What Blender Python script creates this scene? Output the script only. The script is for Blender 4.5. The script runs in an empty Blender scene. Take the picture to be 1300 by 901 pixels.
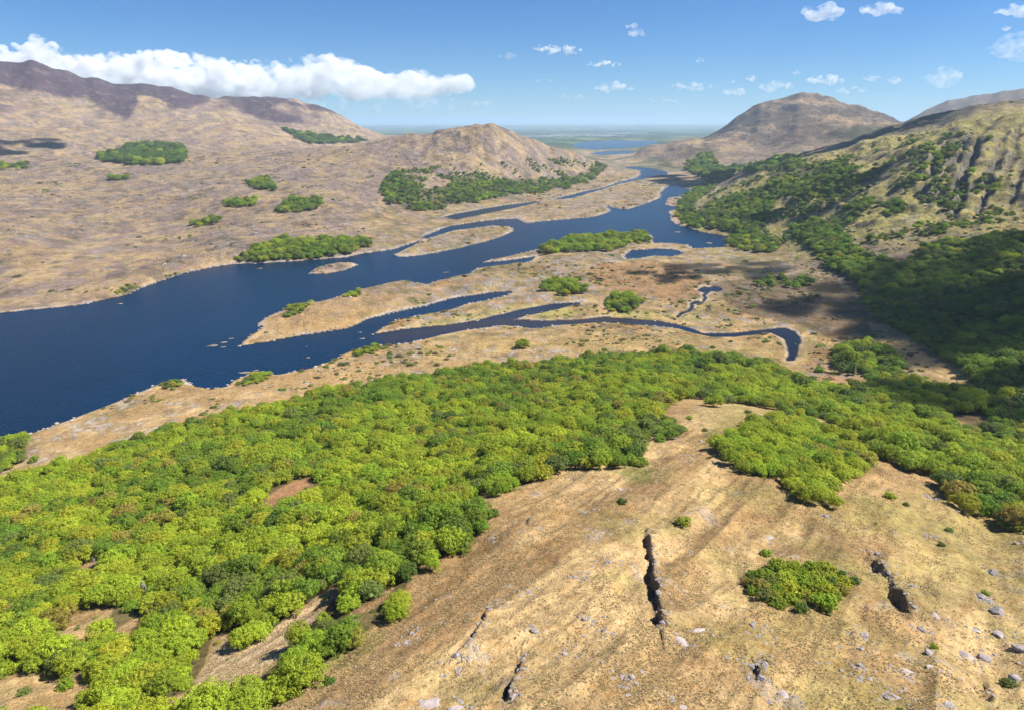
import bpy, math, random
import numpy as np
from mathutils import Vector

rng = np.random.default_rng(7)
random.seed(7)
scene = bpy.context.scene
COL = scene.collection

# ---------------------------------------------------------------- camera
CAM_H = 180.0                       # metres above the lake
HAZE = 4.7e-5                       # density of the air, per metre
F_PX, CX, CY = 850.0, 650.0, 450.5  # focal length and centre in photograph pixels
PITCH = math.atan((CY - 157.0) / F_PX)
cam_data = bpy.data.cameras.new("camera")
cam_data.sensor_width = 36.0
cam_data.lens = 36.0 * F_PX / 1300.0
cam_data.clip_start = 1.0
cam_data.clip_end = 400000.0
cam = bpy.data.objects.new("camera", cam_data)
COL.objects.link(cam)
cam.location = (0, 0, CAM_H)
cam.rotation_euler = (math.pi / 2 - PITCH, 0, 0)
scene.camera = cam

# ---------------------------------------------------------------- sun, sky, exposure
SUN_EL, SUN_AZ = math.radians(50), math.radians(88)   # azimuth from +Y towards +X
SUN_DIR = np.array([math.cos(SUN_EL) * math.sin(SUN_AZ), math.cos(SUN_EL) * math.cos(SUN_AZ), math.sin(SUN_EL)])
sun_d = bpy.data.lights.new("sun", 'SUN')
sun_d.energy = 4.6
sun_d.angle = math.radians(0.5)
sun_d.color = (1.0, 0.955, 0.88)
sun = bpy.data.objects.new("sun", sun_d)
COL.objects.link(sun)
sun.location = (300, 100, 800)
sun.rotation_euler = Vector(-SUN_DIR).to_track_quat('-Z', 'Y').to_euler()

world = bpy.data.worlds.new("World")
scene.world = world
world.use_nodes = True
wn = world.node_tree
wn.nodes.clear()
wo = wn.nodes.new('ShaderNodeOutputWorld')
wb = wn.nodes.new('ShaderNodeBackground')
sky = wn.nodes.new('ShaderNodeTexSky')
sky.sky_type = 'NISHITA'
sky.sun_disc = False
sky.sun_elevation = SUN_EL
sky.sun_rotation = SUN_AZ
sky.altitude = 1500
sky.air_density = 1.0
sky.dust_density = 0.0
sky.ozone_density = 5.0
hs = wn.nodes.new('ShaderNodeHueSaturation')
hs.inputs['Saturation'].default_value = 1.15
wn.links.new(sky.outputs[0], hs.inputs['Color'])
tint = wn.nodes.new('ShaderNodeMix'); tint.data_type = 'RGBA'; tint.blend_type = 'MULTIPLY'; tint.inputs[0].default_value = 1.0
tint.inputs[7].default_value = (.66, .86, 1.08, 1)      # the cooler white balance of the photograph
wn.links.new(hs.outputs[0], tint.inputs[6])
wn.links.new(tint.outputs[2], wb.inputs['Color'])
wb.inputs['Strength'].default_value = 0.05
wn.links.new(wb.outputs[0], wo.inputs['Surface'])

scene.view_settings.view_transform = 'Standard'
scene.view_settings.look = 'None'
scene.view_settings.exposure = 1.1
scene.view_settings.gamma = 1.0
scene.render.engine = 'CYCLES'
scene.cycles.max_bounces = 16
scene.cycles.diffuse_bounces = 3
scene.cycles.glossy_bounces = 2
scene.cycles.transmission_bounces = 2
scene.cycles.transparent_max_bounces = 64
scene.cycles.volume_bounces = 8
scene.cycles.volume_step_rate = 0.35
scene.cycles.volume_max_steps = 256
scene.cycles.use_denoising = True

# ---------------------------------------------------------------- helpers
def tag(o, label=None, cat=None, group=None, kind=None):
    if label: o['label'] = label
    if cat: o['category'] = cat
    if group: o['group'] = group
    if kind: o['kind'] = kind
    return o

def mesh_np(name, verts, faces, mats=(), smooth=True, matidx=None):
    """mesh from numpy arrays; faces is (n,3) or (n,4)"""
    me = bpy.data.meshes.new(name)
    verts = np.asarray(verts, np.float32); faces = np.asarray(faces, np.int32)
    k = faces.shape[1]
    me.vertices.add(len(verts)); me.vertices.foreach_set('co', verts.ravel())
    me.loops.add(faces.size); me.loops.foreach_set('vertex_index', faces.ravel())
    me.polygons.add(len(faces))
    me.polygons.foreach_set('loop_start', np.arange(0, faces.size, k, dtype=np.int32))
    me.polygons.foreach_set('loop_total', np.full(len(faces), k, np.int32))
    me.polygons.foreach_set('use_smooth', np.full(len(faces), smooth))
    for m in mats: me.materials.append(m)
    if matidx is not None: me.polygons.foreach_set('material_index', np.asarray(matidx, np.int32))
    me.update(calc_edges=True)
    return me

def link(name, me, parent=None, loc=None):
    o = bpy.data.objects.new(name, me)
    COL.objects.link(o)
    if parent: o.parent = parent
    if loc is not None: o.location = loc
    return o

def hash2(i, j, seed):
    h = (i.astype(np.int64) * 374761393 + j.astype(np.int64) * 668265263 + seed * 974634757) & 0xFFFFFFFF
    h = ((h ^ (h >> 13)) * 1274126177) & 0xFFFFFFFF
    return ((h ^ (h >> 16)) & 0xFFFFFF) / float(0xFFFFFF)

def noise(x, y, s, seed=0):
    """value noise in -1..1 with feature size s"""
    x = x / s; y = y / s
    i = np.floor(x); j = np.floor(y)
    fx = x - i; fy = y - j
    fx = fx * fx * fx * (fx * (fx * 6 - 15) + 10); fy = fy * fy * fy * (fy * (fy * 6 - 15) + 10)
    i = i.astype(np.int64); j = j.astype(np.int64)
    a = hash2(i, j, seed); b = hash2(i + 1, j, seed); c = hash2(i, j + 1, seed); d = hash2(i + 1, j + 1, seed)
    return ((a * (1 - fx) + b * fx) * (1 - fy) + (c * (1 - fx) + d * fx) * fy) * 2 - 1

def fbm(x, y, s, oct=4, seed=0, gain=.5):
    r = 0; a = 1; t = 0; c, sn = .8, .6
    for k in range(oct):
        r = r + a * noise(x, y, s, seed + 17 * k); t += a
        a *= gain; s = s / 2.03
        x, y = c * x - sn * y + 31.7, sn * x + c * y - 11.3
    return r / t

def ridge(x, y, s, oct=4, seed=0):
    r = 0; a = 1; t = 0; c, sn = .8, .6
    for k in range(oct):
        r = r + a * (1 - np.abs(noise(x, y, s, seed + 29 * k)) * 2); t += a
        a *= .5; s = s / 2.1
        x, y = c * x - sn * y + 13.7, sn * x + c * y - 41.3
    return r / t - .32

def sstep(a, b, x):
    t = np.clip((x - a) / (b - a), 0, 1)
    return t * t * (3 - 2 * t)

# a photograph pixel as a viewing direction: azimuth and slope (rise per metre of ground distance)
_cp, _sp = math.cos(PITCH), math.sin(PITCH)
def ray(px, py):
    px = np.asarray(px, float); py = np.asarray(py, float)
    u = (px - CX) / F_PX; v = (CY - py) / F_PX
    fwd = _cp + v * _sp; up = v * _cp - _sp
    h = np.hypot(u, fwd)
    return np.arctan2(u, fwd), up / h

def project(x, y, z):
    zz = z - CAM_H
    dep = y * _cp - zz * _sp
    upv = y * _sp + zz * _cp
    dep = np.where(dep > 1, dep, np.nan)
    return CX + F_PX * x / dep, CY - F_PX * upv / dep

def on_level(pts, z=0.0):
    """pixels unprojected to the horizontal plane at height z"""
    p = np.array(pts, float)
    th, sl = ray(p[:, 0], p[:, 1])
    r = (z - CAM_H) / sl
    return np.stack([r * np.sin(th), r * np.cos(th)], 1)

def densify(p, step, jit=0., seed=1):
    """split long polygon edges and roughen them (world metres)"""
    out = []
    for a, b in zip(p, np.roll(p, -1, 0)):
        L = np.hypot(*(b - a)); n = max(1, int(L / step))
        t = np.arange(n)[:, None] / n
        out.append(a + (b - a) * t)
    q = np.concatenate(out)
    if jit:
        q = q + jit * np.stack([fbm(q[:, 0], q[:, 1], step * 3, 3, seed), fbm(q[:, 0], q[:, 1], step * 3, 3, seed + 5)], 1)
    return q

def poly_sd(x, y, poly):
    """signed distance to a polygon, positive inside"""
    x = np.asarray(x, float); y = np.asarray(y, float)
    d2 = np.full(x.shape, 1e18); ins = np.zeros(x.shape, bool)
    for a, b in zip(poly, np.roll(poly, -1, 0)):
        ex, ey = b - a
        wx = x - a[0]; wy = y - a[1]
        t = np.clip((wx * ex + wy * ey) / (ex * ex + ey * ey + 1e-12), 0, 1)
        d2 = np.minimum(d2, (wx - t * ex) ** 2 + (wy - t * ey) ** 2)
        if abs(ey) > 1e-12:
            c = ((a[1] <= y) != (b[1] <= y)) & (x < a[0] + (y - a[1]) * ex / ey)
            ins ^= c
    d = np.sqrt(d2)
    return np.where(ins, d, -d)

def in_poly(x, y, poly):
    ins = np.zeros(np.shape(x), bool)
    bx0, by0 = poly.min(0); bx1, by1 = poly.max(0)
    m = (x >= bx0) & (x <= bx1) & (y >= by0) & (y <= by1)
    xs = x[m]; ys = y[m]; s = np.zeros(xs.shape, bool)
    for a, b in zip(poly, np.roll(poly, -1, 0)):
        if abs(b[1] - a[1]) < 1e-12: continue
        s ^= ((a[1] <= ys) != (b[1] <= ys)) & (xs < a[0] + (ys - a[1]) * (b[0] - a[0]) / (b[1] - a[1]))
    ins[m] = s
    return ins

# ---------------------------------------------------------------- outlines of the water
LAKE_PX = [(-380,452),(-220,428),(-100,411),(0,398),(60,392),(100,388),(150,378),(180,366),(205,357),(230,348),(265,340),(300,335),
 (345,334),(390,331),(430,328),(460,323),(480,320),(498,318),(520,310),(545,304),(536,302),(556,292),(575,287),(600,283),(633,279),(657,278),(667,284),
 (691,281),(718,279),(752,276),(775,269),(770,262),(789,266),(799,266),(820,259),(838,252),(840,244),(844,239),(854,235),(863,236),
 (866,239),(880,241),(877,246),(860,250),(848,252),(844,260),(864,264),(849,268),(850,278),(860,286),(874,290),(892,295),(922,300),
 (926,306),(918,314),(900,315),(876,316),(870,311),(852,309),(830,309),(828,304),(826,299),(800,297),(760,299),(720,305),(690,314),(670,320),(645,326),
 (620,331),(612,334),(650,331),(680,326),(668,334),(640,338),(605,342),(592,350),(575,352),(538,362),(514,357),(484,362),(460,367),
 (430,377),(406,385),(382,385),(345,401),(328,412),(335,415),(315,430),(305,439),(338,435),(386,425),(440,417),(464,408),(491,398),(542,388),
 (572,380),(620,371),(650,370),(640,376),(620,380),(590,388),(565,395),(532,401),(498,408),(472,425),(511,418),(565,413),(616,405),(660,393),
 (701,386),(741,384),(718,390),(667,401),(650,407),(687,408),(735,407),(768,403),(802,405),(836,408),(860,411),(860,417),(836,414),(802,412),
 (762,410),(701,414),(680,417),(640,413),(600,418),(548,427),(515,435),(474,439),(450,444),(430,452),(410,462),(399,468),(352,476),
 (325,471),(312,477),(301,483),(291,490),(271,493),(250,490),(234,480),(218,482),(203,487),(179,497),(146,511),(112,524),(61,541),(27,553),(0,562),
 (-100,600),(-260,665),(-420,730)]
SPIT_PX = [(498,324),(512,318),(540,304),(560,298),(578,293),(600,290),(625,287),(647,288),(653,293),(640,299),(613,308),(585,315),(559,320),(530,325),(508,327)]
ISLET_PX = [(390,348),(400,341),(425,335),(448,334),(455,337),(440,343),(415,348)]
RIVER_PX = [(858,411),(877,417),(894,423),(928,423),(972,418),(995,416),(1009,421),(1017,429),(1015,442),(1010,458),(998,459),(1000,442),(996,431),(978,423),(934,428),(901,428),(880,423),(858,417)]
BROOK_PX = [(856,402),(864,396),(871,395),(876,389),(874,385),(882,382),(890,383),(893,378),(890,375),(897,370),(902,371),(896,376),(899,379),(894,385),(886,386),(880,387),(882,390),(877,396),(868,399),(860,405)]
POOL_PX = [(884,369),(889,366),(894,364),(900,365),(907,363),(914,365),(918,368),(912,371),(904,370),(897,373),(890,371)]
TARN_PX = [(792,326),(800,318),(820,317),(840,316),(860,318),(868,322),(852,326),(828,325),(812,328),(796,329)]
UPPER_PX = [(700,254),(716,250),(740,244),(768,238),(784,232),(796,229),(808,226),(812,222),(812,217),(800,215),(788,212),(808,212),(828,214),(848,219),(846,223),
 (830,224),(820,227),(808,229),(786,234),(770,239),(740,248),(720,253)]
CHANNEL_PX = [(562,276),(582,271),(600,268),(640,261),(690,255),(660,263),(620,271),(580,279)]
FAR_PX = [(722,184),(745,180),(785,179),(830,178.6),(838,182),(812,187),(780,189.5),(755,191),(735,189)]
FAR2_PX = [(748,195.5),(765,192.5),(792,191.5),(812,193),(790,196.5),(765,198)]

# ---------------------------------------------------------------- terrain: one height field round the camera's hill
# spot heights: (photo x, photo y, ground distance or None, height or None)
SPOT = [
 # moor and mountain beyond the lake
 (-250,330,1250,None),(-250,250,1900,None),(-250,150,3300,None),(-250,60,4600,None),(-120,66,4500,None),(-120,200,2500,None),
 (0,345,None,6),(0,300,1250,None),(0,250,1700,None),(0,205,2500,None),(0,150,3400,None),(0,105,4100,None),(0,77,4500,None),(45,78,4500,None),
 (100,96,4500,None),(150,345,None,8),(150,310,1250,None),(150,260,1600,None),(150,205,2400,None),(170,150,3600,None),(165,108,4500,None),(215,109,4550,None),
 (270,300,None,12),(270,240,1700,None),(270,195,2500,None),(290,150,3700,None),(265,123,4550,None),(310,123,4600,None),(362,124,4700,None),(340,150,4000,None),
 (400,285,None,10),(410,262,1400,None),(400,220,1850,None),(410,188,2600,None),(420,160,4000,None),(400,133,4700,None),(440,150,4800,None),(470,164,4900,None),(500,174,5000,None),
 # knoll in the middle distance
 (480,181,2500,None),(520,172,2400,None),(555,167,2300,None),(588,163.5,2220,None),(605,159,2200,None),(622,157.5,2200,None),(640,162,2210,None),(660,172,2230,None),
 (690,181,2320,None),(725,190,2460,None),(750,203,2600,None),(768,214,2700,None),(785,219,None,5),(480,210,1950,None),(470,245,1550,None),(545,232,1680,None),(560,200,1950,None),(600,205,1900,None),
 (650,208,2020,None),(700,212,2170,None),(735,214,2350,None),(510,270,None,4),(560,265,None,5),(600,262,None,4),(650,250,None,5),(700,241,None,5),(750,229,None,5),(785,222,None,4),
 (520,300,None,4),(450,312,None,4),(640,270,None,3),(720,268,None,3),(800,245,None,3),(840,235,None,3),(770,216,None,5),
 # far plain
 (600,175,3400,None),(680,190,3400,None),(760,206,None,6),(800,207,None,4),(840,208,None,6),
 # mountain on the right and its foothill
 (800,196,3700,None),(820,188,3700,None),(850,181,3600,None),(878,177,3500,None),(893,175,3500,None),(905,170,4100,None),(930,152,4200,None),
 (955,136,4250,None),(985,125,4300,None),(1020,117,4350,None),(1050,122,4350,None),(1090,134,4350,None),(1130,148,4200,None),(1150,155,4000,None),
 (960,185,3400,None),(1020,155,3750,None),(1020,185,3000,None),(1080,168,3200,None),(905,205,2950,None),(830,213,None,6),(890,226,None,4),(925,222,None,5),(850,205,3050,None),
 (960,215,2350,None),(1010,200,2400,None),
 # distant ridges far right
 (1150,150,6500,None),(1178,138,6500,None),(1203,126,6300,None),(1228,124,6200,None),(1300,113,6200,None),(1420,100,6200,None),
 (1090,176,2500,None),(1120,165,2450,None),(1150,157,2400,None),(1200,148,2350,None),(1250,141,2300,None),(1290,135,2300,None),(1420,115,2300,None),
 # craggy hill on the right
 (870,258,None,5),(905,243,1640,None),(940,227,1680,None),(1000,204,1760,None),(1060,190,1800,None),(1100,183,1780,None),(1150,174,1680,None),(1190,161,1600,None),
 (1230,150,1520,None),(1280,141,1470,None),(1320,138,1450,None),(1420,122,1500,None),(950,262,1370,None),(1000,250,1340,None),(1050,235,1330,None),(1100,222,1330,None),
 (1150,200,1330,None),(1190,185,1330,None),(1190,230,1160,None),(1240,180,1330,None),(1240,225,1180,None),(1240,270,1060,None),(1300,240,1130,None),(1300,190,1280,None),
 (1420,200,1200,None),(930,300,None,5),(940,320,None,4),(1000,312,None,10),(1060,300,None,30),(1120,300,None,44),(1200,300,None,52),(1300,300,None,62),(1420,300,None,70),
 (1000,350,None,5),(1050,360,None,7),(1100,350,None,15),(1200,350,None,28),(1300,350,None,42),(1420,360,None,50),
 (1050,405,None,4),(1100,405,None,8),(1200,400,None,17),(1300,400,None,30),(1160,440,None,10),(1250,480,None,17),(1300,480,None,25),(1440,480,None,38),
 # low ground behind the hills
 (600,160,4600,10),(660,160,4600,8),(720,160,4200,6),(760,160,4200,6),(800,160,5200,8),(850,160,5300,15),(890,160,5800,20),(930,160,6200,30),(480,160,6500,40),
 (500,160,3300,40),(560,160,3200,30),(620,160,3200,30),(680,160,3300,25),(400,160,6200,120),(250,160,6500,150),(100,160,6500,150),(0,160,6500,150),(-250,160,6800,150),
 (960,150,5600,90),(1020,150,5600,100),(1090,150,5500,110),(1150,150,5200,150),(1000,190,2100,90),(1060,190,2150,110),(1100,170,3000,110),(1200,150,3200,150),(1290,150,3200,170),
 # bog plain
 (850,350,None,2.5),(930,350,None,3),(940,390,None,2),(950,440,None,2),(750,345,None,5),(650,350,None,6),(560,365,None,5),(430,400,None,6),(380,415,None,4),
 (800,435,None,2),(700,440,None,3),(900,440,None,2),(780,395,None,2),(740,365,None,4),(600,400,None,1.5),
 # this side of the lake
 (1030,455,None,1.5),(1090,450,None,5),(1100,500,None,12),(1200,520,None,20),(1300,535,None,26),(1000,478,None,5),
 (650,452,None,4),(560,466,None,4),(480,478,None,5),(420,490,None,5),(330,506,None,6),(230,532,None,6),(100,572,None,7),(0,606,None,7),(-150,660,None,8),(-300,720,None,10),
 (880,448,None,4),(960,466,None,3),(0,700,None,24),(-200,760,None,28),(200,600,None,19),(400,560,None,22),(600,540,None,28),(750,530,None,34),(850,530,None,42),(950,518,None,36),(1050,520,None,22),
 (0,800,None,48),(-200,860,None,50),(150,750,None,44),(300,700,None,45),(450,650,None,48),(550,620,None,52),(700,600,None,59),(820,590,None,65),(900,570,None,63),(1000,575,None,60),(1100,590,None,56),
 (1200,600,None,50),(1300,660,None,55),(1450,660,None,60),(0,900,None,70),(200,850,None,67),(350,800,None,69),(450,750,None,73),(550,720,None,76),(650,650,None,72),(800,680,None,79),
 (950,680,None,77),(1100,680,None,75),(1250,720,None,74),(600,800,None,87),(750,800,None,90),(900,800,None,90),(1050,800,None,87),(1250,820,None,84),(1450,820,None,84),
 (300,900,None,83),(500,900,None,93),(700,900,None,97),(900,900,None,97),(1100,900,None,95),(1300,900,None,91),(-200,960,None,72),
]
P = []
for px, py, r, z in SPOT:
    th, sl = ray(px, py)
    if r is None: r = (z - CAM_H) / sl
    elif z is None: z = CAM_H + r * sl
    P.append((float(th), math.log(r), float(z)))
for th in (-1.5, -.9, -.4, 0, .4, .9, 1.5):
    P += [(th, math.log(40), 104.), (th, math.log(7000), 14.), (th, math.log(12000), 10.), (th, math.log(30000), 10.)]
for th, tab in ((-1.2, [(150, 70), (330, 20), (800, 20), (2000, 150), (4500, 500)]), (1.15, [(150, 88), (330, 70), (800, 120), (1500, 320), (3000, 420)]),
                (-1.6, [(150, 85), (400, 60), (1500, 150), (4500, 420)]), (1.6, [(150, 100), (400, 110), (1500, 330), (4500, 420)])):
    P += [(th, math.log(r), float(z)) for r, z in tab]
P = np.array(P)
KV = .7
cu, cv, cz = P[:, 0], P[:, 1] * KV, P[:, 2]
def _phi(d2): return .5 * d2 * np.log(d2 + 1e-12)
n = len(P)
A = np.zeros((n + 3, n + 3))
A[:n, :n] = _phi((cu[:, None] - cu) ** 2 + (cv[:, None] - cv) ** 2) + np.eye(n) * 2e-5
A[:n, n] = A[n, :n] = 1; A[:n, n + 1] = A[n + 1, :n] = cu; A[:n, n + 2] = A[n + 2, :n] = cv
# heights are interpolated relative to ground distance so near and far spots carry alike weight
W8 = 1.0 / np.sqrt(np.exp(P[:, 1]))
sol = np.linalg.solve(A, np.concatenate([cz * W8, np.zeros(3)]))
def tps(th, lr):
    r = np.full(th.shape, sol[n]) + sol[n + 1] * th + sol[n + 2] * lr * KV
    v = lr * KV
    for k in range(n):
        r += sol[k] * _phi((th - cu[k]) ** 2 + (v - cv[k]) ** 2)
    return r * np.sqrt(np.exp(lr))

# the grid: rings round the foot of the camera, close where the photograph looks
TH_F = np.radians(np.arange(-50, 50.01, .125))
side = np.radians(np.concatenate([np.arange(50.5, 60, .5), np.arange(60, 90, 2), np.arange(90, 181, 6)]))
TH = np.concatenate([-side[::-1][1:], TH_F, side])
def logsteps(a, b, q): return list(np.exp(np.arange(math.log(a), math.log(b), q)))
RR = np.array([6, 14, 24] + logsteps(34, 60, .03) + logsteps(60, 300, .006) + logsteps(300, 1000, .0038) + logsteps(1000, 5200, .0058) + logsteps(5200, 70000, .03))
NT, NR = len(TH), len(RR)
TT, RG = np.meshgrid(TH, RR)            # rows = rings
X = RG * np.sin(TT); Y = RG * np.cos(TT)

# water outlines on the ground
wat = {}
for nm, px, step, jit in (('lake', LAKE_PX, 9, 4.2), ('river', RIVER_PX, 5, 1.5), ('brook', BROOK_PX, 5, 1.), ('pool', POOL_PX, 6, .8), ('tarn', TARN_PX, 10, 2),
                     ('upper', UPPER_PX, 30, 5), ('channel', CHANNEL_PX, 20, 2), ('far', FAR_PX, 200, 40), ('far2', FAR2_PX, 100, 20)):
    wat[nm] = densify(on_level(px), step, jit)
isl = [densify(on_level(SPIT_PX), 14, 3), densify(on_level(ISLET_PX), 10, 2)]
sd = np.full(X.shape, -1e6)
for nm, pl in wat.items():
    pad = 160 if not nm.startswith('far') else 900
    rr = np.hypot(pl[:, 0], pl[:, 1]); tt = np.arctan2(pl[:, 0], pl[:, 1])
    m = (RG > rr.min() - pad) & (RG < rr.max() + pad) & (TT > tt.min() - pad / rr.min()) & (TT < tt.max() + pad / rr.min())
    sd[m] = np.maximum(sd[m], poly_sd(X[m], Y[m], pl) - {'river': .9, 'brook': 1.3, 'pool': .6}.get(nm, 0))
for pl in isl:
    m = sd > -200
    sd[m] = np.minimum(sd[m], -poly_sd(X[m], Y[m], pl))
shore = np.where(sd < -1e5, 1e3, -sd)                    # metres inland (negative: out on the water)

ZT = np.empty(X.shape)
fr = np.abs(TT) < 1.65
ZT[fr] = tps(TT[fr], np.log(RG[fr]))
back = 95 + 60 * fbm(X, Y, 900, 3, 77) + np.clip(RG - 300, 0, 3000) * .04
wb_ = sstep(1.3, 1.6, np.abs(TT))
ZT = np.where(fr, ZT, 0) * (1 - wb_) + back * wb_
ZT = np.where(RG < 40, 104 + 0 * ZT, ZT)
farw = sstep(5200, 7500, RG) * (1 - sstep(.43, .5, TT)) * (1 - sstep(.15, .35, -TT))
ZT = ZT * (1 - farw) + farw * (10 + 8 * fbm(X, Y, 1500, 3, 5))
# low far hills along the horizon
ZT = ZT + sstep(24000, 34000, RG) * (60 + 130 * np.clip(fbm(TT * 30000, RG * .2, 5200, 4, 91) + .25, 0, 1))
ZT = np.maximum(ZT, 1.2)

# broken ground: ribs of rock on the moor, knolls, crags, gullies
land = sstep(4, 60 + .01 * RG, shore)
hill = sstep(15, 120, ZT)
moor = sstep(560, 900, RG)
det = moor * land * (sstep(3, 14, ZT) * (5.0 * fbm(X, Y, 110, 4, 3) + 4.0 * ridge(.8 * X + .6 * Y, (-.6 * X + .8 * Y) * .5, 70, 3, 8) + 3.4 * ridge(X, Y * .7, 38, 3, 9) * sstep(-.2, .3, fbm(X, Y, 200, 2, 10))) * (.5 + .5 * hill) +
                     hill * (17 * fbm(X, Y, 420, 4, 13) + 13 * ridge(X, Y, 260, 4, 21) + 7 * ridge(X, Y, 95, 4, 22)) * sstep(1200, 2600, RG) * .8)
knoll = np.exp(-(((TT + .04) / .17) ** 2)) * sstep(1450, 1600, RG) * (1 - sstep(2500, 2800, RG)) * sstep(15, 60, ZT)
det = det * (1 - .7 * knoll * sstep(1950, 2150, RG)) + knoll * (9 * ridge(X, Y, 120, 4, 41) + 4 * ridge(X, Y, 45, 3, 42))
rmt = sstep(.2, .27, TT) * (1 - sstep(.5, .56, TT)) * sstep(2900, 3300, RG) * (1 - sstep(4800, 5400, RG))
det += rmt * (24 * ridge(X, Y, 420, 4, 63) + 9 * ridge(X, Y, 130, 3, 64)) * sstep(30, 140, ZT)
crag = sstep(.2, .38, TT) * sstep(900, 1080, RG) * (1 - sstep(1700, 1950, RG)) * sstep(18, 60, ZT)
det += crag * (9 * ridge(X, Y, 80, 4, 51) + 6 * np.maximum(ridge(X, Y, 28, 3, 58), 0) + 4 * fbm(X, Y, 26, 3, 52) + 4 * ridge(X, Y, 34, 3, 57))
def th_of(px): return float(ray(px, 210)[0])
slab = np.zeros(X.shape)
rf_ = np.random.default_rng(4)
FISS = [(1232,.0034,20,1060,1410),(1216,.003,11,1120,1420),(1203,.003,10,1120,1390),(1181,.003,10,1130,1330),(1189,.0024,8,1160,1380),(1262,.003,8,1080,1350),(1282,.003,12,1200,1420),(1296,.003,7,1080,1380),(1224,.002,8,1100,1400),(1209,.002,7,1150,1400),(1196,.0022,8,1100,1380)]
FISS += [(rf_.uniform(1150, 1310), rf_.uniform(.0014, .003), rf_.uniform(3, 7), 1060 + rf_.uniform(0, 150), 1250 + rf_.uniform(0, 170)) for _ in range(16)]
for px, wd, dp, r0, r1 in FISS:
    w = np.exp(-((TT - th_of(px) - .007 * fbm(X, Y, 45, 3, 70) - (RG - 1230) * 2.2e-5) / wd) ** 2) * sstep(r0 - 40, r0 + 40, RG) * (1 - sstep(r1 - 60, r1 + 40, RG))
    w = w * np.clip(.75 + 1.1 * fbm(X, Y, 36, 3, int(px)), .1, 1.4)
    det -= .6 * dp * w
    slab = np.maximum(slab, w)

# the near hillside: hollows, ribs running down the slope
nearw = (1 - sstep(420, 560, RG))
ca, sa = math.cos(.62), math.sin(.62)
U1, V1 = ca * X - sa * Y, sa * X + ca * Y          # V1 runs up the picture to the right
det += nearw * sstep(30, 60, ZT) * (1.1 * fbm(X, Y, 34, 3, 101) + 1.6 * ridge(U1, V1 * .22, 17, 3, 105) + .38 * fbm(X, Y, 6, 3, 107))
det += nearw * (1 - sstep(30, 60, ZT)) * land * 1.2 * fbm(X, Y, 40, 4, 111)
low = (1 - sstep(8, 16, ZT)) * sstep(2, 12 + .006 * RG, shore) * sstep(430, 520, RG) * (1 - sstep(2600, 3200, RG))
det += low * (1.5 * fbm(X, Y, 26, 4, 121) + 1.1 * np.maximum(ridge(X, Y, 34, 3, 122), 0) * 2 * sstep(-.1, .3, fbm(X, Y, 120, 2, 123)))
det += nearw * sstep(30, 60, ZT) * .5 * ridge(U1, V1 * .16, 4.6, 2, 109)
gull = np.zeros(X.shape)
ZB = ZT + det

# bring the hilltops to the heights surveyed from the photograph's skyline, column by column
SKYLINE = [(-300,62),(0,77),(45,78),(100,96),(165,108),(215,109),(265,123),(310,123),(362,124),(400,133),(440,150),(470,164),(490,174),(520,171),(555,167),(588,163.5),(605,159),(622,157.5),(640,162),(660,172),(690,182),(725,191),(750,203),(768,214),
 (800,196),(820,187),(850,181),(880,176),(893,176),(905,170),(930,152),(955,136),(985,126),(1020,117),(1050,122),(1090,135),(1130,149),(1148,155),(1178,139),(1203,126),(1228,124),(1300,113),(1450,98)]
RIDGE = [(1080,178),(1104,169),(1150,154),(1178,147),(1202,140),(1250,133),(1297,127),(1450,110)]
CREST = [(850,262),(905,243),(940,228),(1000,205),(1060,191),(1100,179),(1141,171),(1175,167),(1192,164),(1212,153),(1249,146),(1297,139),(1450,120)]
def fit_crest(Z, line, rlo, rhi, width, pxlo):
    kk = np.ones(NT); rpk = np.full(NT, (rlo + rhi) / 2); sx = np.array([s_[0] for s_ in line], float); sy = np.array([s_[1] for s_ in line], float)
    for j in range(NT):
        if abs(TH[j]) > .72: continue
        px = CX + F_PX * math.tan(TH[j])
        for _ in range(3):                                   # column position at the skyline's height
            ty = np.interp(px, sx, sy) + 2.4 * noise(np.float64(px), np.float64(3.), 13., 90) + 1.4 * noise(np.float64(px), np.float64(5.), 4., 91); v_ = (CY - ty) / F_PX; px = CX + F_PX * math.tan(TH[j]) * (_cp + v_ * _sp)
        if px < pxlo: continue
        sl_ = float(ray(px, ty)[1]); k_ = (RR > rlo) & (RR < (rhi if px < 1140 or rhi < 3000 else 7000)); e_ = (Z[k_, j] - CAM_H) / RR[k_]; i_ = int(np.argmax(e_))
        kk[j] = np.clip((CAM_H + sl_ * RR[k_][i_]) / max(Z[k_, j][i_], 5), .3, 1.6); rpk[j] = RR[k_][i_]
    corr = (kk[None, :] - 1) * np.exp(-((np.log(RG) - np.log(rpk)[None, :]) / width) ** 2)
    g_ = np.exp(-(np.arange(-7, 8) / 3.) ** 2); g_ /= g_.sum(); pad_ = np.pad(corr, ((0, 0), (7, 7)), mode='edge')
    return Z * (1 + sum(g_[q_] * pad_[:, q_:q_ + NT] for q_ in range(15)) * (1 - sstep(6500, 8500, RG)))
for it in range(3):
    ZB = fit_crest(ZB, SKYLINE, 1300, 5250, .3, -999)
    ZB = fit_crest(ZB, CREST, 1250, 1980, .16, 860)
    ZB = fit_crest(ZB, RIDGE, 2060, 2900, .12, 1080)

DSH = np.clip(.03 * RG, 8, 60)
edge = np.clip(.006 * RG, 2.2, 20)
ZL = np.clip(shore, -3 * edge, edge) * .22
ZG = ZL + np.maximum(ZB - .22 * edge, 0) * sstep(0, DSH, shore)
ZG = np.where(shore > 0, ZG, ZL)

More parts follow.
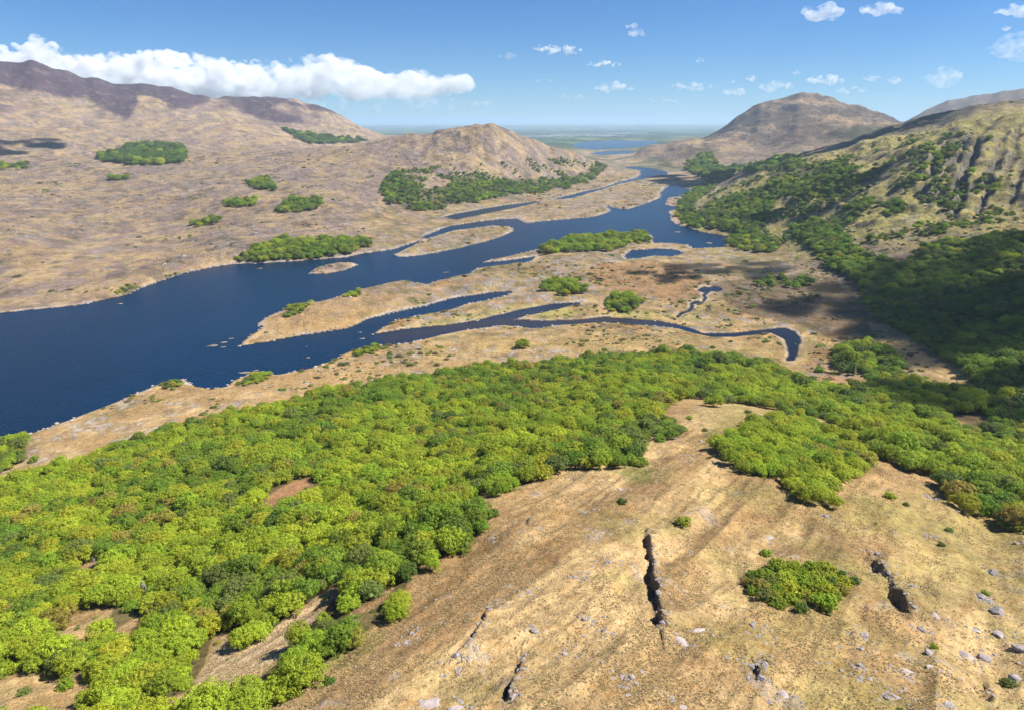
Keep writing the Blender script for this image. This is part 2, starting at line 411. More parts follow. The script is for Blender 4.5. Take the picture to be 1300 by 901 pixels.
# picking the ground under a pixel (first crossing of the viewing ray with the ground)
LRR = np.log(RR)
def pick(px, py):
    px = np.atleast_1d(np.asarray(px, float)); py = np.atleast_1d(np.asarray(py, float))
    th, sl = ray(px, py)
    j = np.clip(np.searchsorted(TH, th) - 1, 0, NT - 2); f = (th - TH[j]) / (TH[j + 1] - TH[j])
    out = np.zeros((len(px), 3))
    for k in range(len(px)):
        zc = ZG[:, j[k]] * (1 - f[k]) + ZG[:, j[k] + 1] * f[k]
        g = zc - (CAM_H + RR * sl[k])
        h = np.nonzero(g[3:] >= 0)[0]
        i = h[0] + 3 if len(h) else NR - 1
        a, b = g[i - 1], g[i]
        t = min(max(-a / (b - a + 1e-9), 0), 1)
        r = RR[i - 1] + (RR[i] - RR[i - 1]) * t
        out[k] = (r * math.sin(th[k]), r * math.cos(th[k]), zc[i - 1] + (zc[i] - zc[i - 1]) * t)
    return out

def bil(G, x, y):
    x = np.asarray(x, float); y = np.asarray(y, float)
    th = np.arctan2(x, y); lr = np.log(np.maximum(np.hypot(x, y), RR[0] * 1.01))
    j = np.clip(np.searchsorted(TH, th) - 1, 0, NT - 2); f = (th - TH[j]) / (TH[j + 1] - TH[j])
    i = np.clip(np.searchsorted(LRR, lr) - 1, 0, NR - 2); g = (lr - LRR[i]) / (LRR[i + 1] - LRR[i])
    return (G[i, j] * (1 - f) + G[i, j + 1] * f) * (1 - g) + (G[i + 1, j] * (1 - f) + G[i + 1, j + 1] * f) * g
def ground(x, y): return bil(ZG, x, y)

# rocky trenches in the near hillside, cut into the height field
TRENCH = [  # photograph points along it, half width, depth
 ([(822,676),(825,700),(828,725),(832,752),(836,775),(840,795)], 1.1, 2.3),
 ([(1106,708),(1115,718),(1126,733),(1137,750),(1147,766),(1156,780)], 1.2, 2.2),
 ([(660,835),(654,855),(647,880),(643,893)], .7, 1.2),
 ([(622,768),(612,785),(600,805),(585,822),(572,836)], .6, .9),
 ([(674,655),(666,668)], .5, .7),
 ([(470,795),(455,806),(440,815),(428,826)], .7, 1.0),
 ([(955,825),(960,845),(968,865)], .6, .8),
 ([(1256,880),(1264,895)], 1.5, 1.6),
 ([(783,850),(787,880)], .5, .6)]
tr_world = []
for pts, hw, dp in TRENCH:
    q = pick([p[0] for p in pts], [p[1] for p in pts])[:, :2]
    tr_world.append(q)
    m = (RG < 330) & (np.abs(TT) < .75)
    x, y = X[m], Y[m]
    d = np.full(x.shape, 1e9); sgn = np.zeros(x.shape)
    for a, b in zip(q[:-1], q[1:]):
        e = b - a; t = np.clip(((x - a[0]) * e[0] + (y - a[1]) * e[1]) / (e @ e), 0, 1)
        dx, dy = x - a[0] - t * e[0], y - a[1] - t * e[1]
        dd = np.hypot(dx, dy); k = dd < d
        d = np.where(k, dd, d); sgn = np.where(k, np.sign(e[0] * dy - e[1] * dx), sgn)
    # a broken scarp: the ground steps up on its right side and lies slightly hollow at its foot
    sd_ = d * np.where(sgn == 0, 1, sgn) + .55 * fbm(x, y, 2.2, 3, 31) + .5 * fbm(x, y, 6, 2, 34)
    end = np.minimum(np.hypot(x - q[0, 0], y - q[0, 1]), np.hypot(x - q[-1, 0], y - q[-1, 1]))
    fade = sstep(.2, 4, end) * np.where(d < 12, 1, 0) * sstep(0, 1, 6. / (d + .1)) * np.clip(.8 + 1.1 * fbm(x, y, 4, 2, 35), .15, 1.3)
    step = np.where(sd_ > 0, np.exp(-(sd_ / 4.5) ** 2), np.exp(-(sd_ / (hw * 1.1)) ** 2) * -1.0)
    blend = sstep(-.25, .3, sd_)
    ZG[m] += 1.05 * dp * fade * (blend * .55 * np.exp(-(np.maximum(sd_, 0) / 4.) ** 2) - (1 - blend) * .75 * np.exp(-(np.minimum(sd_ + hw * .6, 0) / (hw * 1.1)) ** 2))
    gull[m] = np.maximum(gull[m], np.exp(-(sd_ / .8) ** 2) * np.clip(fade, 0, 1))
# ---------------------------------------------------------------- what covers the ground
PX, PY = project(X, Y, ZG)
PX = np.nan_to_num(PX, nan=-9999.); PY = np.nan_to_num(PY, nan=-9999.)
VIS = (PX > -420) & (PX < 1720) & (PY > 40) & (PY < 990)

HEATHER = [[(-400,40),(0,60),(60,66),(120,85),(200,100),(275,118),(275,125),(264,131),(237,138),(217,139),(206,133),(193,126),(180,128),(172,138),(162,148),(150,144),(135,138),(112,127),(85,128),(60,121),(34,114),(0,107),(-400,100)],
           [(280,121),(340,118),(400,130),(440,146),(400,145),(360,136),(345,137),(360,144),(380,150),(383,155),(355,156),(325,151),(310,142),(298,135)]]
# woods, as outlines in the photograph (crowns); the last figure is how closely the trees stand
WOODS = {
 'lakeside': [(-320,770),(-100,664),(0,614),(40,598),(95,582),(150,563),(200,547),(240,535),(300,520),(360,510),(400,497),(430,491),(470,487),(510,480),(560,472),(600,465),(650,461),(700,457),(740,452),(790,451),(830,445),(860,443),
   (890,447),(890,500),(860,505),(840,520),(830,540),(815,540),(800,525),(788,518),(800,530),(812,545),(816,571),(819,592),(768,588),(735,591),(711,588),(684,601),(660,608),(640,625),(623,624),(596,626),(600,640),(614,668),(599,687),(576,694),
   (542,714),(528,722),(511,752),(511,772),(474,796),(436,820),(423,832),(404,851),(378,866),(361,879),(300,905),(200,960),(-320,1050)],
 'glen': [(890,447),(940,453),(975,458),(990,466),(1005,476),(1040,488),(1075,490),(1110,480),(1140,470),(1165,485),(1200,487),(1240,492),(1300,520),(1450,560),(1450,740),(1300,672),(1260,656),(1225,641),(1205,614),(1160,592),(1130,577),
   (1105,565),(1085,550),(1050,535),(1010,524),(985,517),(955,510),(900,508),(885,500)],
 'copse': [(908,562),(920,556),(940,544),(960,530),(1000,528),(1030,530),(1060,544),(1090,566),(1112,576),(1090,600),(1056,614),(1050,622),(1066,640),(1046,644),(1026,634),(1010,624),(996,600),(980,602),(956,596),(936,596),(920,582)],
 'thicket': [(935,733),(950,727),(965,723),(985,714),(1005,712),(1050,721),(1078,731),(1076,744),(1050,760),(1016,770),(985,770),(960,757)],
 'clump': [(1060,442),(1075,430),(1100,428),(1125,441),(1147,455),(1150,466),(1110,471),(1075,467),(1060,456)],
 'hanging': [(1000,287),(1035,287),(1060,300),(1085,310),(1110,325),(1150,335),(1185,305),(1230,303),(1300,293),(1480,280),(1480,560),(1300,528),(1270,518),(1242,490),(1238,478),(1203,455),(1177,440),(1152,425),(1127,412),(1107,395),(1095,370),(1080,348),(1050,337),(1035,318),(1010,298)],
 'slope': [(862,256),(880,240),(917,227),(905,240),(884,252),(880,266),(907,270),(941,251),(975,237),(978,213),(1009,201),(1026,209),(1063,209),(1083,209),(1093,219),(1131,209),(1110,228),(1077,239),(1050,251),(1012,251),(989,249),(978,266),(972,294),(945,297),(928,296),(904,288),(880,290),(867,282),(858,270)],
 'slope2': [(1077,256),(1107,246),(1110,260),(1083,277),(1070,268)], 'slope3': [(1117,260),(1141,250),(1151,266),(1134,277)],
 'slope4': [(1009,294),(1036,280),(1063,283),(1077,304),(1063,317),(1029,314)], 'slope5': [(924,307),(948,289),(972,297),(995,311),(978,320),(941,316)],
 'slope6': [(965,355),(995,351),(1029,357),(1029,364),(962,361)], 'ledge': [(1188,195),(1219,178),(1215,192),(1195,206)], 'ledge2': [(1199,250),(1222,252),(1222,266),(1199,264)],
 'foot': [(872,207),(893,196),(902,196),(912,210),(932,219),(925,226),(890,224),(872,214)],
 'island': [(683,317),(708,303),(735,297),(768,297),(789,297),(806,292),(822,297),(824,305),(796,307),(783,316),(755,316),(728,317),(701,321)],
 'shorewood': [(293,329),(325,312),(359,302),(406,304),(440,301),(470,304),(468,313),(440,322),(400,329),(340,333),(302,333)],
 'knollwood': [(484,237),(500,216),(512,226),(542,243),(560,236),(592,232),(647,228),(684,226),(718,228),(745,217),(757,207),(770,207),(770,215),(745,231),(701,241),(640,249),(606,255),(565,261),(542,268),(515,266),(490,256)],
 'plantation': [(125,199),(169,184),(203,182),(234,187),(234,203),(203,209),(162,209),(135,204)], 'plantation2': [(352,160),(374,166),(406,172),(440,176),(470,179),(440,181),(392,182),(372,172)],
 'patch': [(311,231),(338,226),(350,234),(349,241),(325,240)], 'patch2': [(349,267),(365,252),(406,252),(409,260),(379,271)], 'patch3': [(281,256),(325,252),(325,263),(288,262)], 'patch4': [(244,282),(277,275),(277,282),(250,286)],
 'patch5': [(139,226),(162,223),(164,227),(142,229)], 'patch6': [(0,209),(36,208),(30,214),(0,215)],
 'bogwood': [(684,364),(700,355),(730,354),(745,363),(748,372),(720,374),(690,368)], 'bogwood2': [(767,383),(777,374),(800,373),(818,386),(790,394),(770,392)],
 'shore': [(147,368),(160,362),(182,363),(178,370),(155,375)], 'shore2': [(207,352),(225,345),(240,346),(215,356)], 'shore3': [(196,488),(212,480),(232,478),(236,486),(215,492)], 'shore4': [(300,485),(320,475),(345,473),(340,482),(310,490)],
 'corner': [(-60,600),(0,560),(28,553),(34,570),(30,585),(0,592),(-50,630)], 'shore5': [(444,448),(470,438),(492,436),(480,445),(455,452)], 'shore6': [(355,400),(372,388),(395,384),(385,396),(365,402)],
 'shore7': [(430,377),(445,370),(460,369),(450,377)], 'hillscrub': [(885,262),(905,246),(1000,212),(1130,188),(1180,172),(1225,158),(1280,160),(1290,285),(1200,295),(1100,308),(1050,300),(1000,306),(950,300)],
 'knollscrub': [(498,214),(540,212),(600,210),(660,202),(720,200),(762,208),(745,224),(680,230),(600,238),(545,246),(512,242)],
 'fringe': [(812,532),(850,528),(870,545),(850,553),(822,550)], 'hillfoot': [(920,214),(960,208),(1000,195),(1010,200),(965,218)],
}
GAPS = [[(1038,526),(1075,543),(1105,566),(1128,586),(1145,598),(1120,594),(1092,571),(1060,546),(1030,531)],
        [(203,890),(237,877),(258,846),(268,813),(284,797),(298,823),(315,819),(338,806),(359,785),(406,753),(436,737),(441,748),(420,765),(396,794),(362,806),(368,829),(325,863),(288,877),(237,894)],
        [(55,816),(82,792),(102,768),(150,762),(137,788),(102,815)],[(145,800),(176,780),(184,806),(156,819)],[(318,647),(352,620),(372,609),(396,606),(399,614),(365,633),(335,647)],[(99,720),(125,702),(132,708),(116,733)],
        [(-60,910),(-60,865),(0,862),(32,848),(62,858),(114,848),(112,870),(95,910)],[(1212,527),(1256,525),(1256,536),(1215,538)],[(505,742),(490,760),(470,775),(440,783),(455,765),(480,755)]]
def pxpoly(poly, amp, scale, seed, m):
    """signed distance (pixels) of the vertices in m to an outline, its edge roughened"""
    s = poly_sd(PX[m], PY[m], np.array(poly, float))
    return s + amp * fbm(X[m], Y[m], scale, 3, seed)

def mix(c, w, col):
    w = np.clip(w, 0, 1)[..., None]
    return c * (1 - w) + np.array(col) * w

STRAW = (.45, .295, .130); PALE = (.55, .395, .205); BROWN = (.27, .160, .070); RUST = (.34, .195, .085); OLIVE = (.215, .205, .060)
ROCK = (.33, .285, .265); LILAC = (.30, .225, .190); DARKHEATH = (.066, .040, .058); GREEN = (.13, .17, .035); PEAT = (.075, .048, .028); STONE = (.50, .43, .37)
cov = np.empty(X.shape + (3,)); cov[:] = STRAW
n1 = fbm(X, Y, 260, 4, 201); n2 = fbm(X, Y, 70, 4, 202); n3 = fbm(X, Y, 22, 4, 203); n4 = fbm(X, Y, 7, 3, 204); n5 = fbm(X, Y, 2.2, 2, 205)
gz = np.gradient(ZG, axis=0) / np.gradient(RG, axis=0); gt = np.gradient(ZG, axis=1) / (np.gradient(TT, axis=1) * RG)
slope = np.hypot(gz, gt)
far_moor = sstep(600, 900, RG)
# moor
cov = mix(cov, sstep(.0, .5, n2 + .4 * n3) * .6, BROWN)
cov = mix(cov, sstep(.1, .6, n3 - .5 * n2) * .6, PALE)
cov = mix(cov, far_moor * (.42 + .5 * n1), LILAC)
cov = mix(cov, far_moor * sstep(.12, .5, n2 * .6 + n3 * .7 + .5 * n4) * .85, ROCK)
cov = mix(cov, far_moor * sstep(.2, .5, fbm(X, Y, 45, 3, 215)) * .55, OLIVE)
cov = mix(cov, far_moor * sstep(.4, .9, slope) * .7, ROCK)
cov = mix(cov, far_moor * sstep(.25, .5, fbm(X, Y, 90, 4, 216)) * .5, BROWN)
mot = fbm(X, Y * .55, 34, 4, 217) + .5 * n3
cov = mix(cov, far_moor * sstep(.0, .28, mot) * .8, (.225, .175, .155))
cov = mix(cov, far_moor * sstep(.08, .35, -mot) * .6, (.52, .38, .18))
rib = ridge(.8 * X + .6 * Y + 12 * n3, (-.6 * X + .8 * Y) * .35, 30, 3, 219)
cov = mix(cov, far_moor * sstep(.22, .45, rib) * sstep(-.2, .2, n1) * .7, (.36, .31, .285))
cov = mix(cov, far_moor * sstep(.25, .5, -rib) * .5, (.50, .37, .17))
cov = mix(cov, far_moor * sstep(.22, .42, fbm(X, Y * .6, 24, 3, 218)) * .75, (.13, .105, .085))
cov = mix(cov, far_moor * (.22 + .25 * n2), (.37, .265, .20))
# mountain tops under heather
hea = np.zeros(X.shape)
for k, h in enumerate(HEATHER):
    m = VIS & (RG > 2700) & (RG < 5200) & (TT < -.1)
    w = sstep(-2, 3, pxpoly(h, 9, 260, 220 + k, m))
    hea[m] = np.maximum(hea[m], w)
    cov[m] = mix(cov[m], w * (.93 - .35 * sstep(.25, .5, n3[m])), DARKHEATH)
m = VIS & (RG > 1800) & (RG < 5200) & (TT < -.1)
cov[m] = mix(cov[m], sstep(.12, .4, fbm(X[m], Y[m] * .4, 160, 4, 222)) * .6 * sstep(120, 230, ZG[m]), (.11, .07, .08))
# craggy hill: olive turf, grey rock on the steep
cw = sstep(.22, .34, TT) * sstep(880, 1050, RG) * (1 - sstep(1800, 2100, RG))
cov = mix(cov, cw * (.6 + .6 * n2 + .3 * n3), (.31, .285, .075))
cov = mix(cov, cw * sstep(.1, .4, n3) * .7, (.44, .32, .13))
cov = mix(cov, cw * np.maximum(sstep(.55, 1.2, slope) * .85, slab * .7), (.15, .135, .13))
cov = mix(cov, cw * sstep(.05, .35, fbm(X, Y, 16, 4, 233) + .4 * fbm(X, Y, 60, 2, 234)) * .7, (.165, .155, .085))
cov = mix(cov, cw * sstep(.25, .5, fbm(X, Y, 11, 3, 235)) * .6, ROCK)
cov = mix(cov, cw * (.35 + .5 * sstep(-.2, .3, n3)) * (1 - np.clip(slab, 0, 1)) * (1 - sstep(.6, 1.1, slope)), (.43, .375, .115))
# mountain on the right
mw = rmt
cov = mix(cov, mw * sstep(-.35, .3, n1 + .7 * n2) * .9, (.135, .10, .072))
cov = mix(cov, mw * sstep(.35, .7, slope) * .85, (.10, .085, .085))
# ridge behind the craggy hill
rw = sstep(.4, .46, TT) * sstep(1950, 2150, RG) * (1 - sstep(3200, 3600, RG))
far_r = sstep(.42, .47, TT) * sstep(3600, 4200, RG)
cov = mix(cov, far_r * .55, (.085, .075, .075))
cov = mix(cov, rw * .9, (.075, .075, .04))
# bog plain
bog = sstep(480, 540, RG) * (1 - sstep(2400, 2800, RG)) * (1 - sstep(6, 12, ZG)) * sstep(-.25, -.18, TT)
cov = mix(cov, bog * sstep(-.1, .4, n2) * .75, (.40, .28, .115))
cov = mix(cov, bog * sstep(.1, .5, fbm(X, Y, 55, 4, 231)) * .8, RUST)
cov = mix(cov, bog * sstep(.15, .5, fbm(X, Y, 40, 4, 232)) * .5, OLIVE)
bg1 = fbm(X, Y, 30, 4, 236); bg2 = fbm(X, Y, 13, 3, 237)
cov = mix(cov, bog * sstep(.05, .35, bg1 + .5 * bg2) * .75, (.21, .155, .075))
cov = mix(cov, bog * sstep(.2, .45, bg2 - .4 * bg1) * .65, (.19, .18, .06))
cov = mix(cov, bog * sstep(.22, .42, fbm(X, Y, 9, 3, 238) + .5 * fbm(X, Y, 70, 2, 239)) * .75, ROCK)
m = VIS & (RG < 1100)
for k, (pl, c, a) in enumerate((([(735,345),(760,335),(830,330),(880,345),(905,362),(860,385),(800,372),(755,362)], RUST, .8), ([(900,360),(960,350),(1060,350),(1100,390),(1110,420),(1050,430),(1000,405),(940,400)], (.13, .09, .05), .75),
      ([(540,440),(600,425),(700,425),(800,425),(900,432),(990,430),(995,455),(900,440),(820,442),(740,446),(650,455),(560,465)], (.46, .32, .125), .6),
      ([(640,395),(700,393),(760,398),(700,403),(655,405)], (.40, .36, .11), .8), ([(480,425),(560,405),(650,388),(700,384),(640,400),(540,420),(490,432)], (.42, .36, .13), .7),
      ([(760,400),(850,396),(880,402),(930,420),(860,404),(770,402)], (.40, .35, .12), .6), ([(1030,440),(1060,440),(1060,470),(1020,475)], RUST, .5), ([(1050,475),(1075,476),(1105,480),(1080,486),(1055,483)], (.40, .20, .09), .9),
      ([(1100,408),(1130,412),(1180,440),(1235,478),(1215,490),(1180,470),(1140,455),(1110,425)], (.52, .37, .17), .8))):
    cov[m] = mix(cov[m], sstep(-2, 3, pxpoly(pl, 5, 25, 240 + k, m)) * a, c)
# grassy strip between wood and lake, green turf of the near hill
strip = (1 - sstep(560, 640, RG)) * (1 - sstep(16, 26, ZG)) * (TT < .1)
cov = mix(cov, strip * sstep(-.2, .4, n3) * .5, PALE)
cov = mix(cov, strip * sstep(.1, .4, n2 + .5 * n4) * .6, OLIVE)
cov = mix(cov, strip * sstep(.1, .4, n3 + .6 * n4) * .6, (.23, .165, .085))
cov = mix(cov, strip * sstep(.32, .55, n4 + .4 * n3) * .7, STONE)
near = (1 - sstep(330, 420, RG)) * sstep(20, 35, ZG)
band = fbm(U1, V1 * .22, 15, 4, 251)
cov = mix(cov, near * sstep(-.1, .22, band) * .9, (.58, .405, .19))
cov = mix(cov, near * sstep(.0, .3, -band + .3 * n4) * .5, (.42, .27, .125))
cov = mix(cov, near * sstep(.15, .5, fbm(X, Y, 26, 4, 252)) * .42, (.31, .275, .085))
cov = mix(cov, near * sstep(.2, .6, fbm(U1, V1 * .3, 6, 3, 253)) * .5, (.27, .17, .075))
cov = mix(cov, near * sstep(.05, .35, TT) * sstep(.0, .4, fbm(X, Y, 20, 3, 254)) * .4, (.30, .27, .08))
cov = mix(cov, near * sstep(.5, .66, n4 + .3 * n5) * .5, (.40, .34, .28))
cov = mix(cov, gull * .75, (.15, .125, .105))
m = VIS & (RG < 420)
for k, (pl, c, a) in enumerate((([(775,598),(800,590),(828,592),(825,612),(795,612)], (.20, .23, .05), .7), ([(430,815),(470,795),(500,800),(470,830),(430,850),(400,860)], (.26, .25, .07), .6), ([(890,545),(920,530),(945,540),(920,560),(895,565)], (.22, .22, .06), .6),
      ([(318,647),(352,620),(372,609),(399,606),(399,616),(365,635)], (.38, .20, .10), .9), ([(870,520),(930,512),(1000,520),(960,530),(900,540)], (.30, .26, .09), .5), ([(1090,650),(1180,610),(1300,680),(1300,780),(1160,720)], (.34, .27, .09), .45), ([(145,799),(176,779),(183,806),(156,819)], (.40, .24, .11), .7),
      ([(203,890),(237,877),(261,846),(284,799),(315,819),(338,806),(359,785),(406,755),(440,740),(396,796),(365,829),(325,863),(237,894)], (.58, .43, .26), .7))):
    cov[m] = mix(cov[m], sstep(-3, 5, pxpoly(pl, 7, 12, 260 + k, m)) * a, c)
# ground under the trees
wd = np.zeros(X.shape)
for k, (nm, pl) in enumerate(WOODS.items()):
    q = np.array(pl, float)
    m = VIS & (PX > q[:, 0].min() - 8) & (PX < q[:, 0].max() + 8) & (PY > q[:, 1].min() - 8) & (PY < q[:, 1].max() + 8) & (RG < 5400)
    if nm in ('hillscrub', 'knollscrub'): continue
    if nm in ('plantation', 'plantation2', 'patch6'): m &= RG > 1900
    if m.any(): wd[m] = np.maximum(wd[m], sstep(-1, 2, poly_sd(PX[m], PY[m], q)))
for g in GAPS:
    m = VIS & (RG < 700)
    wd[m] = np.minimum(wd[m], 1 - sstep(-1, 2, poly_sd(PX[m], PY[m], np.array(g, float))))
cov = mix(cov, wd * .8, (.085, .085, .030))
# water's edge: bleached stones, then dark wet rock
edge_w = 1 - sstep(0, 1, np.abs(shore - 2.2 - 1.5 * n3) / np.clip(.0035 * RG, 1.3, 7))
cov = mix(cov, edge_w * sstep(-.35, .25, n2 + .5 * n3) * .85, STONE)
cov = mix(cov, (shore < .8) * 1.0, (.05, .042, .035))
# green farmland far off
fx, fy = X / 260., Y / 420.
fi = np.floor(fx + .35 * fbm(X, Y, 900, 2, 281)); fj = np.floor(fy + .35 * fbm(X, Y, 900, 2, 282))
hv = hash2(fi.astype(np.int64), fj.astype(np.int64), 283)
farm = np.array([(.10, .15, .05), (.16, .20, .07), (.05, .075, .03), (.22, .20, .10), (.07, .10, .04), (.13, .17, .06)])[(hv * 5.999).astype(int)]
fw = sstep(4300, 6000, RG) * (np.abs(TT) < .36)
fw = np.where(RG > 6500, np.maximum(fw, sstep(6500, 8500, RG)), fw) * (1 - sstep(60, 120, ZG))
cov = cov * (1 - fw[..., None]) + farm * fw[..., None]
cov = mix(cov, fw * sstep(-.1, .2, fbm(X, Y * .5, 700, 4, 284)) * .75, (.035, .055, .025))
plain2 = sstep(2600, 3000, RG) * (1 - fw) * (ZG < 25) * (np.abs(TT - .12) < .2)
cov = mix(cov, plain2 * sstep(-.3, .2, fbm(X, Y, 120, 3, 285)) * .8, (.10, .12, .05))

# ---------------------------------------------------------------- materials
def nodes_of(name):
    m = bpy.data.materials.new(name); m.use_nodes = True
    nt = m.node_tree
    return m, nt, nt.nodes, nt.links, nt.nodes['Principled BSDF'], nt.nodes['Material Output']

def add_noise(nt, vec, scale, detail=3, rough=.55):
    n = nt.nodes.new('ShaderNodeTexNoise'); n.inputs['Scale'].default_value = scale; n.inputs['Detail'].default_value = detail; n.inputs['Roughness'].default_value = rough
    nt.links.new(vec, n.inputs['Vector']); return n.outputs['Fac']
def mathn(nt, op, a, b, c=None):
    n = nt.nodes.new('ShaderNodeMath'); n.operation = op
    for k, v in enumerate((a, b, c)):
        if v is None: continue
        if isinstance(v, (int, float)): n.inputs[k].default_value = v
        else: nt.links.new(v, n.inputs[k])
    return n.outputs[0]
def rng_map(nt, v, a, b, c, d):
    n = nt.nodes.new('ShaderNodeMapRange'); nt.links.new(v, n.inputs[0])
    for k, q in enumerate((a, b, c, d)): n.inputs[k + 1].default_value = q
    return n.outputs[0]
def mixc(nt, mode, fac, a, b):
    n = nt.nodes.new('ShaderNodeMix'); n.data_type = 'RGBA'; n.blend_type = mode; n.clamp_factor = True
    for s, v in ((n.inputs[0], fac), (n.inputs[6], a), (n.inputs[7], b)):
        if isinstance(v, (int, float)): s.default_value = v
        elif isinstance(v, tuple): s.default_value = (*v, 1)
        else: nt.links.new(v, s)
    return n.outputs[2]

def ground_material():
    m, nt, N, L, bs, out = nodes_of('moorland')
    at = N.new('ShaderNodeAttribute'); at.attribute_name = 'cover'
    tc = N.new('ShaderNodeTexCoord'); v = tc.outputs['Object']
    f1 = add_noise(nt, v, 2.6, 4, .7); f2 = add_noise(nt, v, .55, 4, .65); f3 = add_noise(nt, v, .06, 6, .72)
    k = mathn(nt, 'MULTIPLY', mathn(nt, 'MULTIPLY', rng_map(nt, f1, .3, .7, .70, 1.30), rng_map(nt, f2, .3, .7, .74, 1.26)), rng_map(nt, f3, .3, .7, .62, 1.38))
    c = N.new('ShaderNodeVectorMath'); c.operation = 'SCALE'
    L.new(at.outputs['Color'], c.inputs[0]); L.new(k, c.inputs['Scale'])
    # rusty and straw tints in patches of a few metres
    f4 = add_noise(nt, v, .21, 5, .7)
    c2 = mixc(nt, 'MULTIPLY', rng_map(nt, f4, .5, .68, 0, .55), c.outputs[0], (.86, .66, .47))
    # crisp spots of bare rock and dark heath on the far ground
    a3 = N.new('ShaderNodeAttribute'); a3.attribute_name = 'rugged'
    s1 = add_noise(nt, v, .085, 6, .68); s2 = add_noise(nt, v, .05, 7, .72)
    c2 = mixc(nt, 'MIX', mathn(nt, 'MULTIPLY', mathn(nt, 'MINIMUM', a3.outputs['Fac'], 1.), rng_map(nt, s1, .55, .62, 0, .55)), c2, (.29, .25, .235))
    c2 = mixc(nt, 'MIX', mathn(nt, 'MULTIPLY', mathn(nt, 'MINIMUM', a3.outputs['Fac'], 1.), rng_map(nt, s2, .45, .38, 0, .7)), c2, (.085, .075, .04))
    L.new(c2, bs.inputs['Base Color'])
    bs.inputs['Roughness'].default_value = .95; bs.inputs['Specular IOR Level'].default_value = .1
    b = N.new('ShaderNodeBump'); b.inputs['Strength'].default_value = .75; b.inputs['Distance'].default_value = .35
    L.new(f1, b.inputs['Height'])
    b2 = N.new('ShaderNodeBump'); b2.inputs['Strength'].default_value = .8; b2.inputs['Distance'].default_value = 3.0
    L.new(add_noise(nt, v, .11, 6, .7), b2.inputs['Height'])
    b3 = N.new('ShaderNodeBump'); b3.inputs['Strength'].default_value = 1.0; b3.inputs['Distance'].default_value = 15.0
    a2 = N.new('ShaderNodeAttribute'); a2.attribute_name = 'rugged'
    L.new(mathn(nt, 'MULTIPLY', add_noise(nt, v, .028, 7, .72), a2.outputs['Fac']), b3.inputs['Height']); L.new(b3.outputs[0], b2.inputs['Normal']); L.new(b2.outputs[0], b.inputs['Normal'])
    L.new(b.outputs[0], bs.inputs['Normal'])
    return m

def water_material(name, deep, shallow, spec=.10):
    m, nt, N, L, bs, out = nodes_of(name)
    tc = N.new('ShaderNodeTexCoord'); v = tc.outputs['Object']
    mp = N.new('ShaderNodeMapping'); mp.inputs['Scale'].default_value = (1, .45, 1); mp.inputs['Rotation'].default_value = (0, 0, .9); L.new(v, mp.inputs[0])
    w1 = add_noise(nt, mp.outputs[0], .45, 3, .6); w2 = add_noise(nt, mp.outputs[0], .02, 3, .6)
    a = N.new('ShaderNodeAttribute'); a.attribute_name = 'shallow'
    big = add_noise(nt, v, .006, 3, .5)
    c = mixc(nt, 'MIX', a.outputs['Fac'], mixc(nt, 'MIX', rng_map(nt, big, .35, .65, 0, 1), deep, tuple(x * 1.35 for x in deep)), shallow)
    L.new(c, bs.inputs['Base Color'])
    bs.inputs['Roughness'].default_value = .22; bs.inputs['IOR'].default_value = 1.333; bs.inputs['Specular IOR Level'].default_value = spec
    b = N.new('ShaderNodeBump'); b.inputs['Strength'].default_value = .9; b.inputs['Distance'].default_value = .8
    L.new(mathn(nt, 'ADD', w1, mathn(nt, 'MULTIPLY', w2, .5)), b.inputs['Height']); L.new(b.outputs[0], bs.inputs['Normal'])
    return m

def rock_material(name, base, light):
    m, nt, N, L, bs, out = nodes_of(name)
    tc = N.new('ShaderNodeTexCoord'); v = tc.outputs['Object']
    oi = N.new('ShaderNodeObjectInfo')
    f = add_noise(nt, v, 1.6, 5, .7); g = add_noise(nt, v, 6, 4, .7)
    c = mixc(nt, 'MIX', rng_map(nt, f, .38, .62, 0, 1), base, light)
    c = mixc(nt, 'MULTIPLY', 1.0, c, mixc(nt, 'MIX', oi.outputs['Random'], (.75, .75, .78), (1.15, 1.1, 1.05)))
    c = mixc(nt, 'MIX', rng_map(nt, g, .58, .66, 0, .7), c, (.17, .16, .10))
    L.new(c, bs.inputs['Base Color']); bs.inputs['Roughness'].default_value = .9
    b = N.new('ShaderNodeBump'); b.inputs['Strength'].default_value = .8; b.inputs['Distance'].default_value = .12
    L.new(f, b.inputs['Height']); L.new(b.outputs[0], bs.inputs['Normal'])
    return m

def leaf_material(name, col, col2, trans=.38):
    m, nt, N, L, bs, out = nodes_of(name)
    tc = N.new('ShaderNodeTexCoord'); oi = N.new('ShaderNodeObjectInfo')
    f = add_noise(nt, tc.outputs['Object'], 3.2, 3, .6)
    c = mixc(nt, 'MIX', rng_map(nt, f, .35, .65, 0, 1), col, col2)
    h = N.new('ShaderNodeHueSaturation'); L.new(c, h.inputs['Color'])
    L.new(rng_map(nt, oi.outputs['Random'], 0, 1, .485, .515), h.inputs['Hue'])
    r2 = mathn(nt, 'FRACT', mathn(nt, 'MULTIPLY', oi.outputs['Random'], 7.13), 0)
    L.new(rng_map(nt, r2, 0, 1, .80, 1.2), h.inputs['Value'])
    bs.inputs['Roughness'].default_value = .55; bs.inputs['Specular IOR Level'].default_value = .22
    L.new(h.outputs[0], bs.inputs['Base Color'])
    t = N.new('ShaderNodeBsdfTranslucent'); L.new(h.outputs[0], t.inputs['Color'])
    mx = N.new('ShaderNodeMixShader'); mx.inputs[0].default_value = trans
    L.new(bs.outputs[0], mx.inputs[1]); L.new(t.outputs[0], mx.inputs[2]); L.new(mx.outputs[0], out.inputs['Surface'])
    return m

